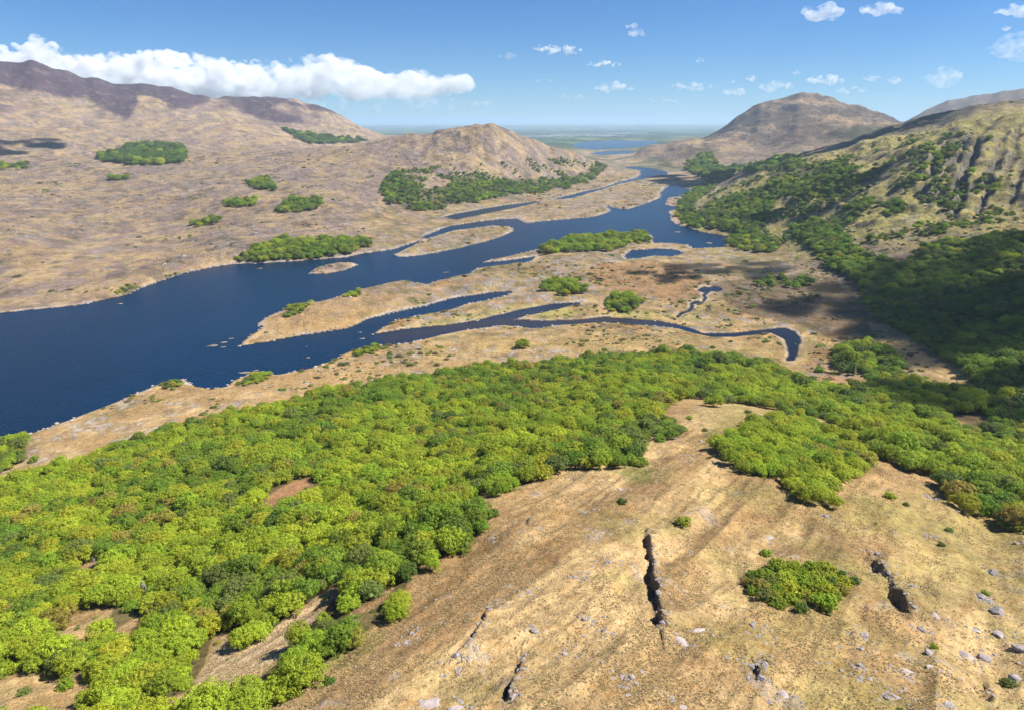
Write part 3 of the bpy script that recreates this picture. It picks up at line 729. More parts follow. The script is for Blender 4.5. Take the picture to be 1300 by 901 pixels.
def plain_material(name, col, rough=.9, jitter=.2):
    m, nt, N, L, bs, out = nodes_of(name)
    tc = N.new('ShaderNodeTexCoord'); oi = N.new('ShaderNodeObjectInfo')
    f = add_noise(nt, tc.outputs['Object'], 4, 4, .65)
    k = mathn(nt, 'MULTIPLY', rng_map(nt, f, .3, .7, .7, 1.3), rng_map(nt, oi.outputs['Random'], 0, 1, 1 - jitter, 1 + jitter))
    c = N.new('ShaderNodeVectorMath'); c.operation = 'SCALE'; c.inputs[0].default_value = col; L.new(k, c.inputs['Scale'])
    L.new(c.outputs[0], bs.inputs['Base Color']); bs.inputs['Roughness'].default_value = rough
    return m

M_GROUND = ground_material()
M_RIVER = water_material('peaty_water', (.004, .006, .013), (.03, .02, .016), .16)
M_LAKE = water_material('lake_water', (.0006, .0135, .038), (.036, .024, .020))
M_ROCK = rock_material('grey_rock', (.17, .155, .15), (.34, .305, .29))
M_PALE = rock_material('pale_rock', (.30, .255, .245), (.43, .37, .35))
M_LEAF = {'bright yellow-green': leaf_material('spring_leaves', (.425, .49, .034), (.335, .41, .028)),
          'fresh green': leaf_material('fresh_leaves', (.335, .425, .030), (.255, .345, .025)),
          'golden-tinged': leaf_material('golden_leaves', (.42, .44, .034), (.34, .375, .026)),
          'bronze-tinged': leaf_material('bronze_leaves', (.38, .325, .06), (.31, .285, .045)),
          'dull olive': leaf_material('olive_leaves', (.225, .27, .06), (.175, .22, .045)),
          'dark green': leaf_material('dark_leaves', (.135, .20, .026), (.10, .155, .022), .25),
          'mid green': leaf_material('mid_leaves', (.235, .335, .030), (.175, .265, .025))}
M_LEAF['heath'] = leaf_material('heath_leaves', (.16, .13, .055), (.115, .095, .045), .15)
M_BARK = plain_material('bark', (.12, .095, .075)); M_PALEBARK = plain_material('bleached_wood', (.38, .34, .31))
M_STRAW = plain_material('dry_grass', (.37, .262, .122), .9, .35); M_SEDGE = plain_material('sedge', (.27, .178, .08), .9, .3); M_TURF = plain_material('green_grass', (.22, .205, .065), .9, .3)

# ---------------------------------------------------------------- ground and water objects
ii, jj = np.meshgrid(np.arange(NR - 1), np.arange(NT - 1), indexing='ij')
a = ii * NT + jj
gf = np.stack([a + NT, a + NT + 1, a + 1, a], 2).reshape(-1, 4)
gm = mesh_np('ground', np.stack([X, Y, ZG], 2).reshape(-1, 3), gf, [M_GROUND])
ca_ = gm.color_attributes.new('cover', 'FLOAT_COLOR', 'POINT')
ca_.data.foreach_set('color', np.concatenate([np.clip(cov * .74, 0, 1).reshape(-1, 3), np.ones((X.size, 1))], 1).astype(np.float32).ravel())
gm.attributes.new('rugged', 'FLOAT', 'POINT').data.foreach_set('value', ((sstep(500, 1000, RG) * sstep(4, 12, ZG) * (1 - fw)) * (1 - .25 * cw) * (1 - .85 * rw) * (1 - .75 * hea) * (1 - .35 * sstep(2300, 3500, RG) * (TT < -.05)) + low * .5).astype(np.float32).ravel())
tag(link('ground', gm), 'tawny moorland, hills, mountains and bog around the lake, down to the far plain', kind='structure')

def water_body(name, plist, z, label, cell, pad, mat=None):
    """a level sheet in the basin: all grid cells that touch the outline, so it tucks under the banks"""
    pts = np.concatenate(plist); lo = pts.min(0) - pad - cell; hi = pts.max(0) + pad + cell
    xs = np.arange(lo[0], hi[0] + cell, cell); ys = np.arange(lo[1], hi[1] + cell, cell)
    gx, gy = np.meshgrid(xs, ys)
    s = np.full(gx.shape, -1e9)
    for p_ in plist: s = np.maximum(s, poly_sd(gx, gy, p_))
    keep = s > -pad
    kc = keep[:-1, :-1] | keep[1:, :-1] | keep[:-1, 1:] | keep[1:, 1:]
    i, j = np.nonzero(kc); w = gx.shape[1]
    q = np.stack([i * w + j, i * w + j + 1, (i + 1) * w + j + 1, (i + 1) * w + j], 1)
    u, inv = np.unique(q, return_inverse=True)
    vx = gx.ravel()[u]; vy = gy.ravel()[u]; vs = s.ravel()[u]
    me = mesh_np(name, np.stack([vx, vy, np.full(len(u), z)], 1), inv.reshape(-1, 4), [mat or M_LAKE])
    px, py = project(vx, vy, np.zeros(len(u)))
    inlet = sstep(-10, 25, poly_sd(px, py, np.array([(470,425),(560,405),(640,396),(760,380),(860,398),(860,420),(680,420),(560,430),(490,440)], float)))
    sh = np.maximum(inlet * sstep(-.5, .3, fbm(vx, vy, 30, 3, 301) + .55) * 1.0, 0) if name == 'lake' else np.zeros(len(u))
    at = me.attributes.new('shallow', 'FLOAT', 'POINT'); at.data.foreach_set('value', sh.astype(np.float32))
    tag(link(name, me), label, kind='structure')
water_body('lake', [wat['lake']], 0.0, 'deep blue lake winding through the valley', 10, 12)
water_body('river', [wat['river']], -.012, 'dark river looping through the bog into the lake', 3, 4, M_RIVER)
water_body('stream', [wat['brook']], -.016, 'narrow dark stream winding out of the bog pool', 2.5, 3, M_RIVER)
water_body('pool', [wat['pool']], -.02, 'small dark pool in the brown bog', 3, 4, M_RIVER)
water_body('pool', [wat['tarn']], -.012, 'oval blue pool behind the wooded island', 5, 6)
water_body('lake', [wat['upper']], -.012, 'second blue lake farther up the valley', 16, 18)
water_body('channel', [wat['channel']], -.012, 'thin backwater below the wooded knoll', 8, 8)
water_body('lake', [wat['far'], wat['far2']], -.02, 'distant lake on the plain below the horizon', 110, 120)
# ---------------------------------------------------------------- crowns, bushes, tufts, stones: shapes shared by their copies
def rand_unit(n, r):
    v = r.normal(size=(n, 3)); return v / np.linalg.norm(v, axis=1)[:, None]

def ico(sub):
    import bmesh
    bm = bmesh.new(); bmesh.ops.create_icosphere(bm, subdivisions=sub, radius=1)
    v = np.array([x.co[:] for x in bm.verts]); f = np.array([[q.index for q in x.verts] for x in bm.faces]); bm.free()
    return v, f
ICO1, ICO2, ICO3 = ico(1), ico(2), ico(3)

def crown_mesh(name, seed, lobes, subs, leaves, leaf, flat=.8, spread=.62, lift=.25, core=True):
    """leafy dome of unit radius: lobes, each of small leaf clumps, each of many leaf faces, round an inner mass of leaves"""
    r = np.random.default_rng(seed)
    V, F = [], []; nv = 0
    # a spray of lobes over a dome
    k = np.arange(lobes) + .5
    rad = spread * np.sqrt(k / lobes) * r.uniform(.85, 1.12, lobes); ang = k * 2.39996 + r.uniform(0, 6.28) + r.uniform(-.3, .3, lobes)
    lr = r.uniform(.30, .46, lobes) * (1 + .25 * (1 - rad / spread))
    lc = np.stack([rad * np.cos(ang), rad * np.sin(ang), lift + flat * np.sqrt(np.maximum(1 - (rad / (spread * 1.35)) ** 2, .05)) * .62 + r.uniform(-.10, .10, lobes)], 1)
    for c, q in zip(lc, lr):
        if core:
            iv, if_ = ICO1
            V.append(c + iv * q * .60 * r.uniform(.8, 1.1, (len(iv), 1))); F.append(np.concatenate([if_, if_[:, 2:3]], 1) + nv); nv += len(iv)
        out = c - np.array([0, 0, lift]); out /= np.linalg.norm(out) + 1e-6
        d = rand_unit(subs * 3, r) + out * .55 + np.array([0, 0, .35]); d /= np.linalg.norm(d, axis=1)[:, None]
        keep = [d[0]]
        for v in d[1:]:
            if len(keep) >= subs: break
            if min(np.linalg.norm(v - w) for w in keep) > 1.25 / math.sqrt(subs): keep.append(v)
        for v in keep:
            sc = c + v * q * r.uniform(.72, 1.05); sr = q * r.uniform(.30, .46)
            dirs = rand_unit(leaves, r) + v * .7 + np.array([0, 0, .25]); dirs /= np.linalg.norm(dirs, axis=1)[:, None]
            pc = sc + dirs * sr * r.uniform(.7, 1.08, (leaves, 1)) * np.array([1, 1, .85])
            nrm = dirs + r.normal(size=(leaves, 3)) * .30; nrm /= np.linalg.norm(nrm, axis=1)[:, None]
            t = np.cross(nrm, rand_unit(leaves, r)); t /= np.linalg.norm(t, axis=1)[:, None] + 1e-9
            b = np.cross(nrm, t); s = leaf * r.uniform(.6, 1.4, (leaves, 1))
            V.append(np.stack([pc + t * s, pc + b * s * .62 + nrm * s * .12, pc - t * s, pc - b * s * .62 + nrm * s * .12], 1).reshape(-1, 3))
            F.append(np.arange(leaves * 4).reshape(-1, 4) + nv); nv += leaves * 4
    # inner faces that are triangles carry a doubled index: split them out
    F = np.concatenate(F); V = np.concatenate(V)
    tri = F[:, 2] == F[:, 3]
    q4 = F[~tri]; t3 = np.concatenate([F[tri][:, :3], q4[:, [0, 1, 2]], q4[:, [0, 2, 3]]])
    return mesh_np(name, V, t3, [M_LEAF['fresh green']], smooth=False)

def tube(path, radii, sides=6):
    V, F = [], []
    path = np.array(path, float)
    for i, p_ in enumerate(path):
        d = path[min(i + 1, len(path) - 1)] - path[max(i - 1, 0)]; d /= np.linalg.norm(d) + 1e-9
        u = np.cross(d, (.31, .9, .2)); u /= np.linalg.norm(u); w = np.cross(d, u)
        for k in range(sides):
            t = 2 * math.pi * k / sides
            V.append(p_ + radii[i] * (math.cos(t) * u + math.sin(t) * w))
    for i in range(len(path) - 1):
        for k in range(sides):
            F.append((i * sides + k, i * sides + (k + 1) % sides, (i + 1) * sides + (k + 1) % sides, (i + 1) * sides + k))
    return np.array(V), np.array(F)

def join(parts):
    V, F, n_ = [], [], 0
    for v, f in parts:
        V.append(v); F.append(f + n_); n_ += len(v)
    return np.concatenate(V), np.concatenate(F)

def trunk_mesh(name, seed, mat, r0=.075, limbs=5):
    r = np.random.default_rng(seed)
    parts = [tube([(0, 0, -.25), (.01, 0, .1), (r.uniform(-.05, .05), r.uniform(-.05, .05), .38)], [r0 * 1.5, r0, r0 * .8])]
    for k in range(limbs):
        a_ = 2 * math.pi * k / limbs + r.uniform(-.4, .4); L = r.uniform(.35, .55)
        parts.append(tube([(0, 0, .3), (L * .5 * math.cos(a_), L * .5 * math.sin(a_), .5), (L * math.cos(a_), L * math.sin(a_), .68)], [r0 * .6, r0 * .42, r0 * .2], 5))
    return mesh_np(name, *join(parts), [mat])

def bare_mesh(name, seed, mat):
    r = np.random.default_rng(seed); parts = []
    def grow(p_, d, L, rad, lev):
        q = [p_]; rr = [rad]
        for s in range(3):
            d = d + r.normal(size=3) * .18; d /= np.linalg.norm(d)
            q.append(q[-1] + d * L / 3); rr.append(rad * (1 - .22 * (s + 1)))
        parts.append(tube(q, rr, 4 if lev else 6))
        if lev < 3:
            for s in range(4 if lev < 2 else 3):
                e = d * .7 + r.normal(size=3) * .75 + np.array([0, 0, .25]); e /= np.linalg.norm(e)
                grow(q[1 + s % 3], e, L * r.uniform(.5, .75), rad * .5, lev + 1)
    grow(np.array([0, 0, -.2]), np.array([0, 0, 1.]), .75, .055, 0)
    return mesh_np(name, *join(parts), [mat])

def rock_mesh(name, seed, mat, flat=.7, sub=ICO3, cuts=14):
    r = np.random.default_rng(seed); v, f = sub; v = v.copy()
    for d in rand_unit(cuts, r):
        h = r.uniform(.55, .85); s = v @ d
        v -= np.maximum(s - h, 0)[:, None] * d
    v *= (1 + .10 * noise(v[:, 0] * 3 + seed, v[:, 1] * 3 + v[:, 2] * 2.1, 1., seed) + .05 * noise(v[:, 0] * 9, v[:, 1] * 9 + v[:, 2] * 7, 1., seed + 3))[:, None]
    v *= np.array([r.uniform(.85, 1.25), r.uniform(.7, 1.), flat])
    return mesh_np(name, v, f, [mat], smooth=False)

def tuft_mesh(name, seed, mat, blades=16):
    r = np.random.default_rng(seed); V, F = [], []
    for k in range(blades):
        a_ = r.uniform(0, 6.28); o = r.uniform(0, .35); b = np.array([o * math.cos(a_), o * math.sin(a_), -.1])
        l = r.uniform(.45, 1.0); out = np.array([math.cos(a_), math.sin(a_), 0]) * r.uniform(.3, .9) * l; w = np.array([-math.sin(a_), math.cos(a_), 0]) * r.uniform(.09, .16)
        m_ = b + out * .45 + np.array([0, 0, .62 * l]); t = b + out + np.array([0, 0, .55 * l])
        i = len(V); V += [b - w, b + w, m_ + w * .8, m_ - w * .8, t + w * .2, t - w * .2]; F += [(i, i + 1, i + 2, i + 3), (i + 3, i + 2, i + 4, i + 5)]
    return mesh_np(name, V, F, [mat], smooth=False)

CROWN = [crown_mesh('crown', 400 + k, *p) for k, p in enumerate([(9, 11, 46, .038), (11, 10, 44, .036), (8, 12, 46, .040), (10, 10, 46, .037), (12, 9, 44, .035), (7, 12, 46, .040, .62, .70), (10, 10, 46, .038, 1.05, .52), (14, 9, 40, .034, .75, .70)])]
TRUNK = [trunk_mesh('trunk', 430 + k, M_BARK) for k in range(3)]
BUSHF = [crown_mesh('foliage', 440 + k, 7, 9, 24, .07, .62, .6, .02) for k in range(5)]
BUSHS = [trunk_mesh('stem', 450 + k, M_BARK, .04, 6) for k in range(2)]

# ---------------------------------------------------------------- stuff: points that carry instances
def stuff(name, pts, rotz, scl, idx, protos, label, tilt=None):
    n_ = len(pts)
    me = bpy.data.meshes.new(name); me.vertices.add(n_); me.vertices.foreach_set('co', np.asarray(pts, np.float32).ravel())
    rot = np.zeros((n_, 3), np.float32); rot[:, 2] = rotz
    if tilt is not None: rot[:, :2] = tilt
    scl = np.asarray(scl, np.float32)
    if scl.ndim == 1: scl = np.repeat(scl[:, None], 3, 1)
    for nm, ty, key, arr in (('rot', 'FLOAT_VECTOR', 'vector', rot), ('scl', 'FLOAT_VECTOR', 'vector', scl), ('idx', 'INT', 'value', np.asarray(idx, np.int32))):
        me.attributes.new(nm, ty, 'POINT').data.foreach_set(key, arr.ravel())
    me.update()
    coll = bpy.data.collections.new(name + '_kinds')
    for k, (pm, mt) in enumerate(protos):
        o = bpy.data.objects.new(f'{name}_kind.{k:03d}', pm); coll.objects.link(o)
        o.material_slots[0].link = 'OBJECT'; o.material_slots[0].material = mt
    g = bpy.data.node_groups.new(name, 'GeometryNodeTree')
    g.interface.new_socket('Geometry', in_out='INPUT', socket_type='NodeSocketGeometry'); g.interface.new_socket('Geometry', in_out='OUTPUT', socket_type='NodeSocketGeometry')
    N, L = g.nodes, g.links
    gi, go, ip, ci = N.new('NodeGroupInput'), N.new('NodeGroupOutput'), N.new('GeometryNodeInstanceOnPoints'), N.new('GeometryNodeCollectionInfo')
    ci.inputs['Collection'].default_value = coll; ci.inputs['Separate Children'].default_value = True; ci.inputs['Reset Children'].default_value = True
    def na(t, nm):
        q = N.new('GeometryNodeInputNamedAttribute'); q.data_type = t; q.inputs['Name'].default_value = nm; return q.outputs['Attribute']
    e2r = N.new('FunctionNodeEulerToRotation')
    L.new(na('FLOAT_VECTOR', 'rot'), e2r.inputs[0])
    L.new(gi.outputs[0], ip.inputs['Points']); L.new(ci.outputs[0], ip.inputs['Instance']); ip.inputs['Pick Instance'].default_value = True
    L.new(na('INT', 'idx'), ip.inputs['Instance Index']); L.new(e2r.outputs[0], ip.inputs['Rotation']); L.new(na('FLOAT_VECTOR', 'scl'), ip.inputs['Scale'])
    L.new(ip.outputs[0], go.inputs[0])
    o = link(name, me); md = o.modifiers.new('scatter', 'NODES'); md.node_group = g
    tag(o, label, kind='stuff')
    return o

# ---------------------------------------------------------------- where the trees stand
def scatter(x0, x1, y0, y1, s, r):
    gx, gy = np.meshgrid(np.arange(x0, x1, s), np.arange(y0, y1, s * .87))
    gx = gx + (np.arange(gx.shape[0])[:, None] % 2) * s / 2
    return (gx + r.uniform(-.38, .38, gx.shape) * s).ravel(), (gy + r.uniform(-.38, .38, gy.shape) * s).ravel()

TREES = []     # x, y, z, radius, wood, hue number
KEYS = list(M_LEAF)[:7]
def wood_points(nm, s, rmin, rmax, hfrac, mixw, thin=0., rlim=(60, 6000), hue_scale=30.):
    q = np.array(WOODS[nm], float)
    # the ground the outline covers
    cx_ = np.concatenate([q[:, 0], (q[:, 0] + q[:, 0].mean()) / 2]); cy_ = np.concatenate([q[:, 1], (q[:, 1] + q[:, 1].mean()) / 2])
    w = pick(cx_, cy_)
    rr = np.hypot(w[:, 0], w[:, 1]); w = w[(rr > rlim[0]) & (rr < rlim[1])]
    lo, hi = w[:, :2].min(0) - 25, w[:, :2].max(0) + 25
    r = np.random.default_rng(abs(hash(nm)) % 1000 if False else sum(map(ord, nm)))
    x, y = scatter(lo[0], hi[0], lo[1], hi[1], s, r)
    R_ = np.hypot(x, y); k = (R_ > rlim[0]) & (R_ < rlim[1]); x, y = x[k], y[k]
    z = ground(x, y); rad = 1.12 * r.uniform(rmin, rmax, len(x)) * (1 + .25 * noise(x, y, 22., 501)); rad *= r.choice([1, 1, .8, .66, 1.1, 1.2], len(x))
    px, py = project(x, y, z + rad * hfrac)
    jp = 3.5 if s < 9 else 3.2 if nm in ('knollwood', 'plantation', 'foot') else 2.0; js = 9. if s < 9 else 40.
    px2, py2 = px + jp * noise(x, y, js, 502), py + jp * noise(x, y, js, 503)
    ok = in_poly(px2, py2, q)
    pxm = F_PX / np.maximum(np.hypot(np.hypot(x, y), z - CAM_H), 50)      # pixels per metre
    for g in GAPS: ok &= poly_sd(px2, py2, np.array(g, float)) < -.5 * rad * pxm * (0.2 if g is GAPS[0] else 1)
    ok &= bil(shore, x, y) > (2.5 if s < 12 else 6)
    if thin: ok &= (fbm(x, y, 60 if s < 12 else 150, 3, 504) * .5 + .5 + r.uniform(-.12, .12, len(x))) > thin
    x, y, z, rad = x[ok], y[ok], z[ok], rad[ok]
    hue = (fbm(x, y, hue_scale, 3, 505) * .9 + .5 + r.normal(0, .17, len(x)) + (.16 * (np.hypot(x, y) - 270) / 170 if nm == 'lakeside' else 0))
    cum = np.cumsum(mixw) / np.sum(mixw)
    hu = np.searchsorted(cum, np.clip(hue, 0, .9999))
    for a_ in zip(x, y, z, rad, hu): TREES.append((*a_[:4], nm, int(a_[4])))

#                                  bright fresh golden bronze olive dark mid
LUSH = (36, 28, 12, 3, 5, 3, 13); GLEN = (24, 32, 7, 3, 8, 7, 19); DARK = (3, 20, 1, 2, 10, 24, 40); FARW = (0, 14, 0, 2, 12, 30, 42)
wood_points('lakeside', 4.7, 2.6, 4.0, .6, LUSH, .13)
wood_points('glen', 5.4, 2.7, 4.6, .6, GLEN, .22)
wood_points('knollscrub', 9, 2.2, 4.6, .5, FARW, .6, (1400, 2900))
wood_points('hillscrub', 8, 2.2, 4.6, .5, FARW, .6, (850, 1900))
wood_points('copse', 4.3, 2.2, 3.4, .5, (36, 24, 22, 5, 5, 2, 6), .1)
wood_points('thicket', 2.6, 1.1, 2.2, .4, (30, 34, 14, 3, 6, 6, 7), .22)
wood_points('clump', 6., 3.6, 5.0, .8, (10, 30, 3, 2, 6, 14, 35))
wood_points('hanging', 6.4, 3.6, 5.4, .6, DARK, .16, (250, 1300))
for nm in ('slope', 'slope2', 'slope3', 'slope4', 'slope5', 'slope6', 'ledge', 'ledge2'): wood_points(nm, 7.0, 3.4, 5.2, .5, FARW, .34 if nm == 'slope' else .2, (500, 2400))
wood_points('foot', 15, 8, 11, .5, DARK, .1, (1500, 3600)); wood_points('hillfoot', 14, 6, 9, .5, DARK, .25, (1500, 3600))
wood_points('island', 6.5, 3.6, 5.2, .6, (16, 36, 4, 2, 6, 8, 28)); wood_points('shorewood', 7, 3.4, 5.0, .5, (10, 34, 3, 2, 8, 10, 33), .15)
wood_points('knollwood', 9.5, 3.6, 6.4, .5, FARW, .42, (1200, 3000))
wood_points('plantation', 15, 8, 11, .4, (0, 0, 0, 0, 4, 76, 20), 0, (1900, 4200)); wood_points('plantation2', 17, 9, 12, .4, (0, 0, 0, 0, 4, 76, 20), 0, (1900, 5200))
for nm in ('patch', 'patch2', 'patch3', 'patch4', 'patch5', 'patch6'): wood_points(nm, 9, 4, 6.5, .4, (4, 34, 2, 2, 14, 14, 30), .3, (700, 4000))
for nm in ('bogwood', 'bogwood2'): wood_points(nm, 6, 3, 4.4, .5, (8, 30, 3, 3, 16, 14, 26), .15)
for nm in ('shore', 'shore2', 'shore3', 'shore4', 'shore5', 'shore6', 'shore7', 'fringe'): wood_points(nm, 4.5, 1.6, 3.0, .4, (10, 24, 4, 4, 26, 10, 22), .3)
wood_points('corner', 4.8, 2.6, 4.0, .5, (14, 30, 3, 4, 14, 8, 27))

# single bushes and small trees that stand apart: photo x, y, radius (m), leaf, label
BUSHES = [(662,440,7.5,'fresh green','big round bush alone on the straw bog just beyond the wood'),(790,637,1.7,'dark green','small dark round bush alone on the pale slope near the wood'),(625,654,2.3,'dark green','dark upright bush on bare grass at the end of the wood'),
 (868,664,2.4,'fresh green','spreading green bush on the brown slope right of the long trench'),(1130,630,1.9,'fresh green','small bush on the tawny slope right of the copse'),(973,703,1.7,'fresh green','small bush just above the thicket on the moor'),(1085,737,1.5,'dark green','dark bush at the right tip of the thicket'),
 (418,864,1.3,'dark green','small dark bush on the grass beside the hedge of trees'),(412,788,2.3,'bright yellow-green','bright bush on the pale grass between wood and hedge'),(1185,820,1.0,'bright yellow-green','bright little bush among the pale rocks bottom right'),(1280,868,1.5,'dull olive','olive bush beside rocks in the bottom right corner'),
 (1250,752,1.1,'fresh green','small green bush above the large boulder bottom right'),(850,540,2.4,'dark green','dark bush at the head of the bare strip'),(1003,476,3.0,'mid green','green bush beside the mouth of the river bend'),(1040,470,4.0,'mid green','round bush on the grassy bank right of the river bend'),(1063,462,4.2,'fresh green','round tree left of the dense clump by the clearing'),
 (895,545,1.6,'dull olive','olive bush on the bare knoll left of the copse'),(875,530,2.0,'fresh green','green bush on the bare knoll beside the wood edge'),(950,522,2.0,'dull olive','low bush above the copse on the bare knoll'),(805,588,2.8,'fresh green','rounded bush at the lower end of the bare strip'),
 (44,583,3.0,'mid green','round bush on the grass strip near the lake at left'),(10,592,3.0,'dull olive','olive bush below the trees in the left lake corner'),(495,448,2.5,'dull olive','low bush on the grass strip below the inlet'),(555,462,2.6,'dull olive','scrubby bush on the strip above the wood'),(520,462,2.2,'dull olive','low scrub bush at the inlet side of the wood'),
 (640,460,2.4,'dull olive','low bush between the wood and the round bush'),(20,850,2.2,'bright yellow-green','bright bush in the bottom left clearing'),(70,840,1.9,'fresh green','green bush above the bottom left clearing'),(30,880,1.6,'dull olive','olive bush in the open bottom left corner'),(85,870,2.0,'fresh green','green bush on the open grass at bottom left'),(140,880,1.5,'dull olive','olive bush under the dense wood at bottom left'),
 (255,888,1.9,'fresh green','green bush at the bottom edge beside the pale grass strip'),(270,895,1.6,'mid green','mid green bush at the bottom edge left of the hedge'),(320,893,1.4,'dull olive','olive bush at the foot of the hedge of trees'),(345,870,1.8,'golden-tinged','golden bush in the hedge beside the pale grass'),
 (905,440,2.4,'mid green','green bush by the wood below the river'),(928,432,2.0,'dull olive','low olive bush on the bank below the river'),(940,372,4.0,'bronze-tinged','brown bush on the bog right of the dark pool'),(925,392,2.2,'fresh green','small green bush on the straw bog right of the stream'),(1010,436,1.4,'dull olive','tiny bush by the islet in the river bend'),
 (1195,690,1.2,'dull olive','small olive bush on the tawny slope at right'),(1205,672,1.4,'dull olive','low dull bush in the hollow at right'),(1150,640,1.2,'dull olive','dull bush on the slope below the glen trees'),(345,722,2.2,'dark green','dark evergreen bush in the bare gap of the wood')]

# distinct individuals: the trees that show largest are things of their own, the rest are woodland
TA = np.array([t[:4] for t in TREES]); tpx, tpy = project(TA[:, 0], TA[:, 1], TA[:, 2] + TA[:, 3] * .6)
dist = np.sqrt(TA[:, 0] ** 2 + TA[:, 1] ** 2 + (TA[:, 2] - CAM_H) ** 2)
inv_ = (tpx > -5) & (tpx < 1305) & (tpy > 0) & (tpy < 906)
size = np.where(inv_, TA[:, 3] / dist, 0)
order = np.argsort(-size)
SHRUBBY = {'thicket', 'shore', 'shore2', 'shore3', 'shore4', 'shore5', 'shore6', 'shore7', 'fringe'}
single = [i for i in order if TREES[i][4] not in SHRUBBY][:290]
thick = [i for i in order if TREES[i][4] == 'thicket']
used = set(single) | set(thick)
rest = [i for i in range(len(TREES)) if i not in used]

def place_words(px, py, wood):
    if wood == 'copse': return 'in the tawny hillside copse'
    if wood == 'glen': return 'in the right edge glen wood' if px > 1130 else 'in the glen behind the copse'
    marks = [((240,860),'beside the pale bottom left strip'),((330,800),'heading the pale grass strip'),((360,628),'beside the bare brown patch'),((130,772),"beside the small pale gaps"),((40,870),'in the open bottom left corner'),
             ((190,840),'in the bottom left leafy mound'),((400,840),'in the narrow slope hedge'),((560,700),"at the wood's brown slope corner"),((480,740),'on the wood edge above the hedge'),((660,605),"on the tawny slope's wood edge"),((790,560),"beside the wood's bare end strip"),
             ((60,640),"at the wood's left lake side"),((250,560),'along the lake side of the wood'),((90,740),'at the left edge of the wood'),((220,700),'in the left half of the wood'),((330,720),'round the bare gap in mid wood'),((450,660),'in mid wood'),((560,620),"above the wood's corner"),((250,640),'left of the bare brown patch in the wood'),
             ((480,570),'in the far middle of the wood'),((640,540),"in the wood's river end"),((430,720),'below mid wood'),((300,760),'above the pale grass strip'),((110,690),"toward the wood's left edge"),((200,770),'above the bottom left leafy mound'),((20,790),'at the left edge above the open corner'),((150,860),"fronting the bottom left leafy mound")]
    return min(marks, key=lambda m_: (m_[0][0] - px) ** 2 + 1.3 * (m_[0][1] - py) ** 2)[1]

r4 = np.random.default_rng(11)
def add_tree(name, cat, loc, rad, hue, label, group, crowns, trunks, cname, tname, rz, sq=1.0):
    e = bpy.data.objects.new(name, None); COL.objects.link(e); e.empty_display_size = .5
    e.location = loc; e.rotation_euler = (0, 0, rz); e.scale = (rad, rad, rad * sq)
    tag(e, label, cat, group)
    c = link(cname, crowns[int(r4.integers(len(crowns)))], e); c.material_slots[0].link = 'OBJECT'; c.material_slots[0].material = M_LEAF[hue]
    link(tname, trunks[int(r4.integers(len(trunks)))], e)
    return e
NUM = 'zero one two three four five six seven eight nine ten eleven twelve thirteen fourteen fifteen sixteen'.split()
ORD = 'zeroth leftmost second third fourth fifth sixth seventh eighth ninth tenth eleventh twelfth thirteenth fourteenth fifteenth sixteenth'.split()
def row_words(k, n_):
    if k == 0: return f', leftmost of {NUM[min(n_, 16)]}'
    if k == n_ - 1: return f', rightmost of {NUM[min(n_, 16)]}'
    return f', {ORD[min(k + 1, 16)]} from left of {NUM[min(n_, 16)]}'
lab = {}
for i in single:
    x, y, z, rad, wood, hu = TREES[i]
    key = (KEYS[hu], 'small' if rad < 2.9 else 'large' if rad > 4.1 else 'medium', place_words(tpx[i], tpy[i], wood))
    lab.setdefault(key, []).append(i)
for key, ids in lab.items():
    hue, sz, pl = key
    # of several alike, the extremes of the row can still be told apart
    srt = sorted(ids, key=lambda i: tpx[i]); extra = {}
    if len(srt) > 1: extra = {i: row_words(n_, len(srt)) for n_, i in enumerate(srt)}
    for i in ids:
        x, y, z, rad, wood, hu = TREES[i]
        add_tree('oak_tree', 'tree', (x, y, z - .15), rad, hue, f'{sz} {hue} oak {pl}{extra.get(i, "")}', 'oaks of the near woods and copse',
                 CROWN, TRUNK, 'crown', 'trunk', float(r4.uniform(0, 6.28)), float(r4.uniform(.78, 1.28)))
for px, py, rad, hue, lb in BUSHES:
    w = pick(px, py + 2)[0]
    add_tree('bush', 'bush', (w[0], w[1], w[2] - .1), rad, hue, lb, 'bushes standing apart on the moor', BUSHF, BUSHS, 'foliage', 'stem', float(r4.uniform(0, 6.28)), float(r4.uniform(.9, 1.2)))
tl = {}
for i in sorted(thick, key=lambda i: tpx[i]):
    tl.setdefault((KEYS[TREES[i][5]], 'upper' if tpy[i] < 733 else 'middle' if tpy[i] < 748 else 'lower'), []).append(i)
for (hue, row), ids in tl.items():
    for n_, i in enumerate(ids):
        x, y, z, rad, wood, hu = TREES[i]
        add_tree('bush', 'bush', (x, y, z - .1), rad, hue, f'{hue} bush in the {row} third of the thicket{row_words(n_, len(ids)) if len(ids) > 1 else ""}', 'bushes of the thicket on the open moor', BUSHF, BUSHS, 'foliage', 'stem', float(r4.uniform(0, 6.28)), 1.1)

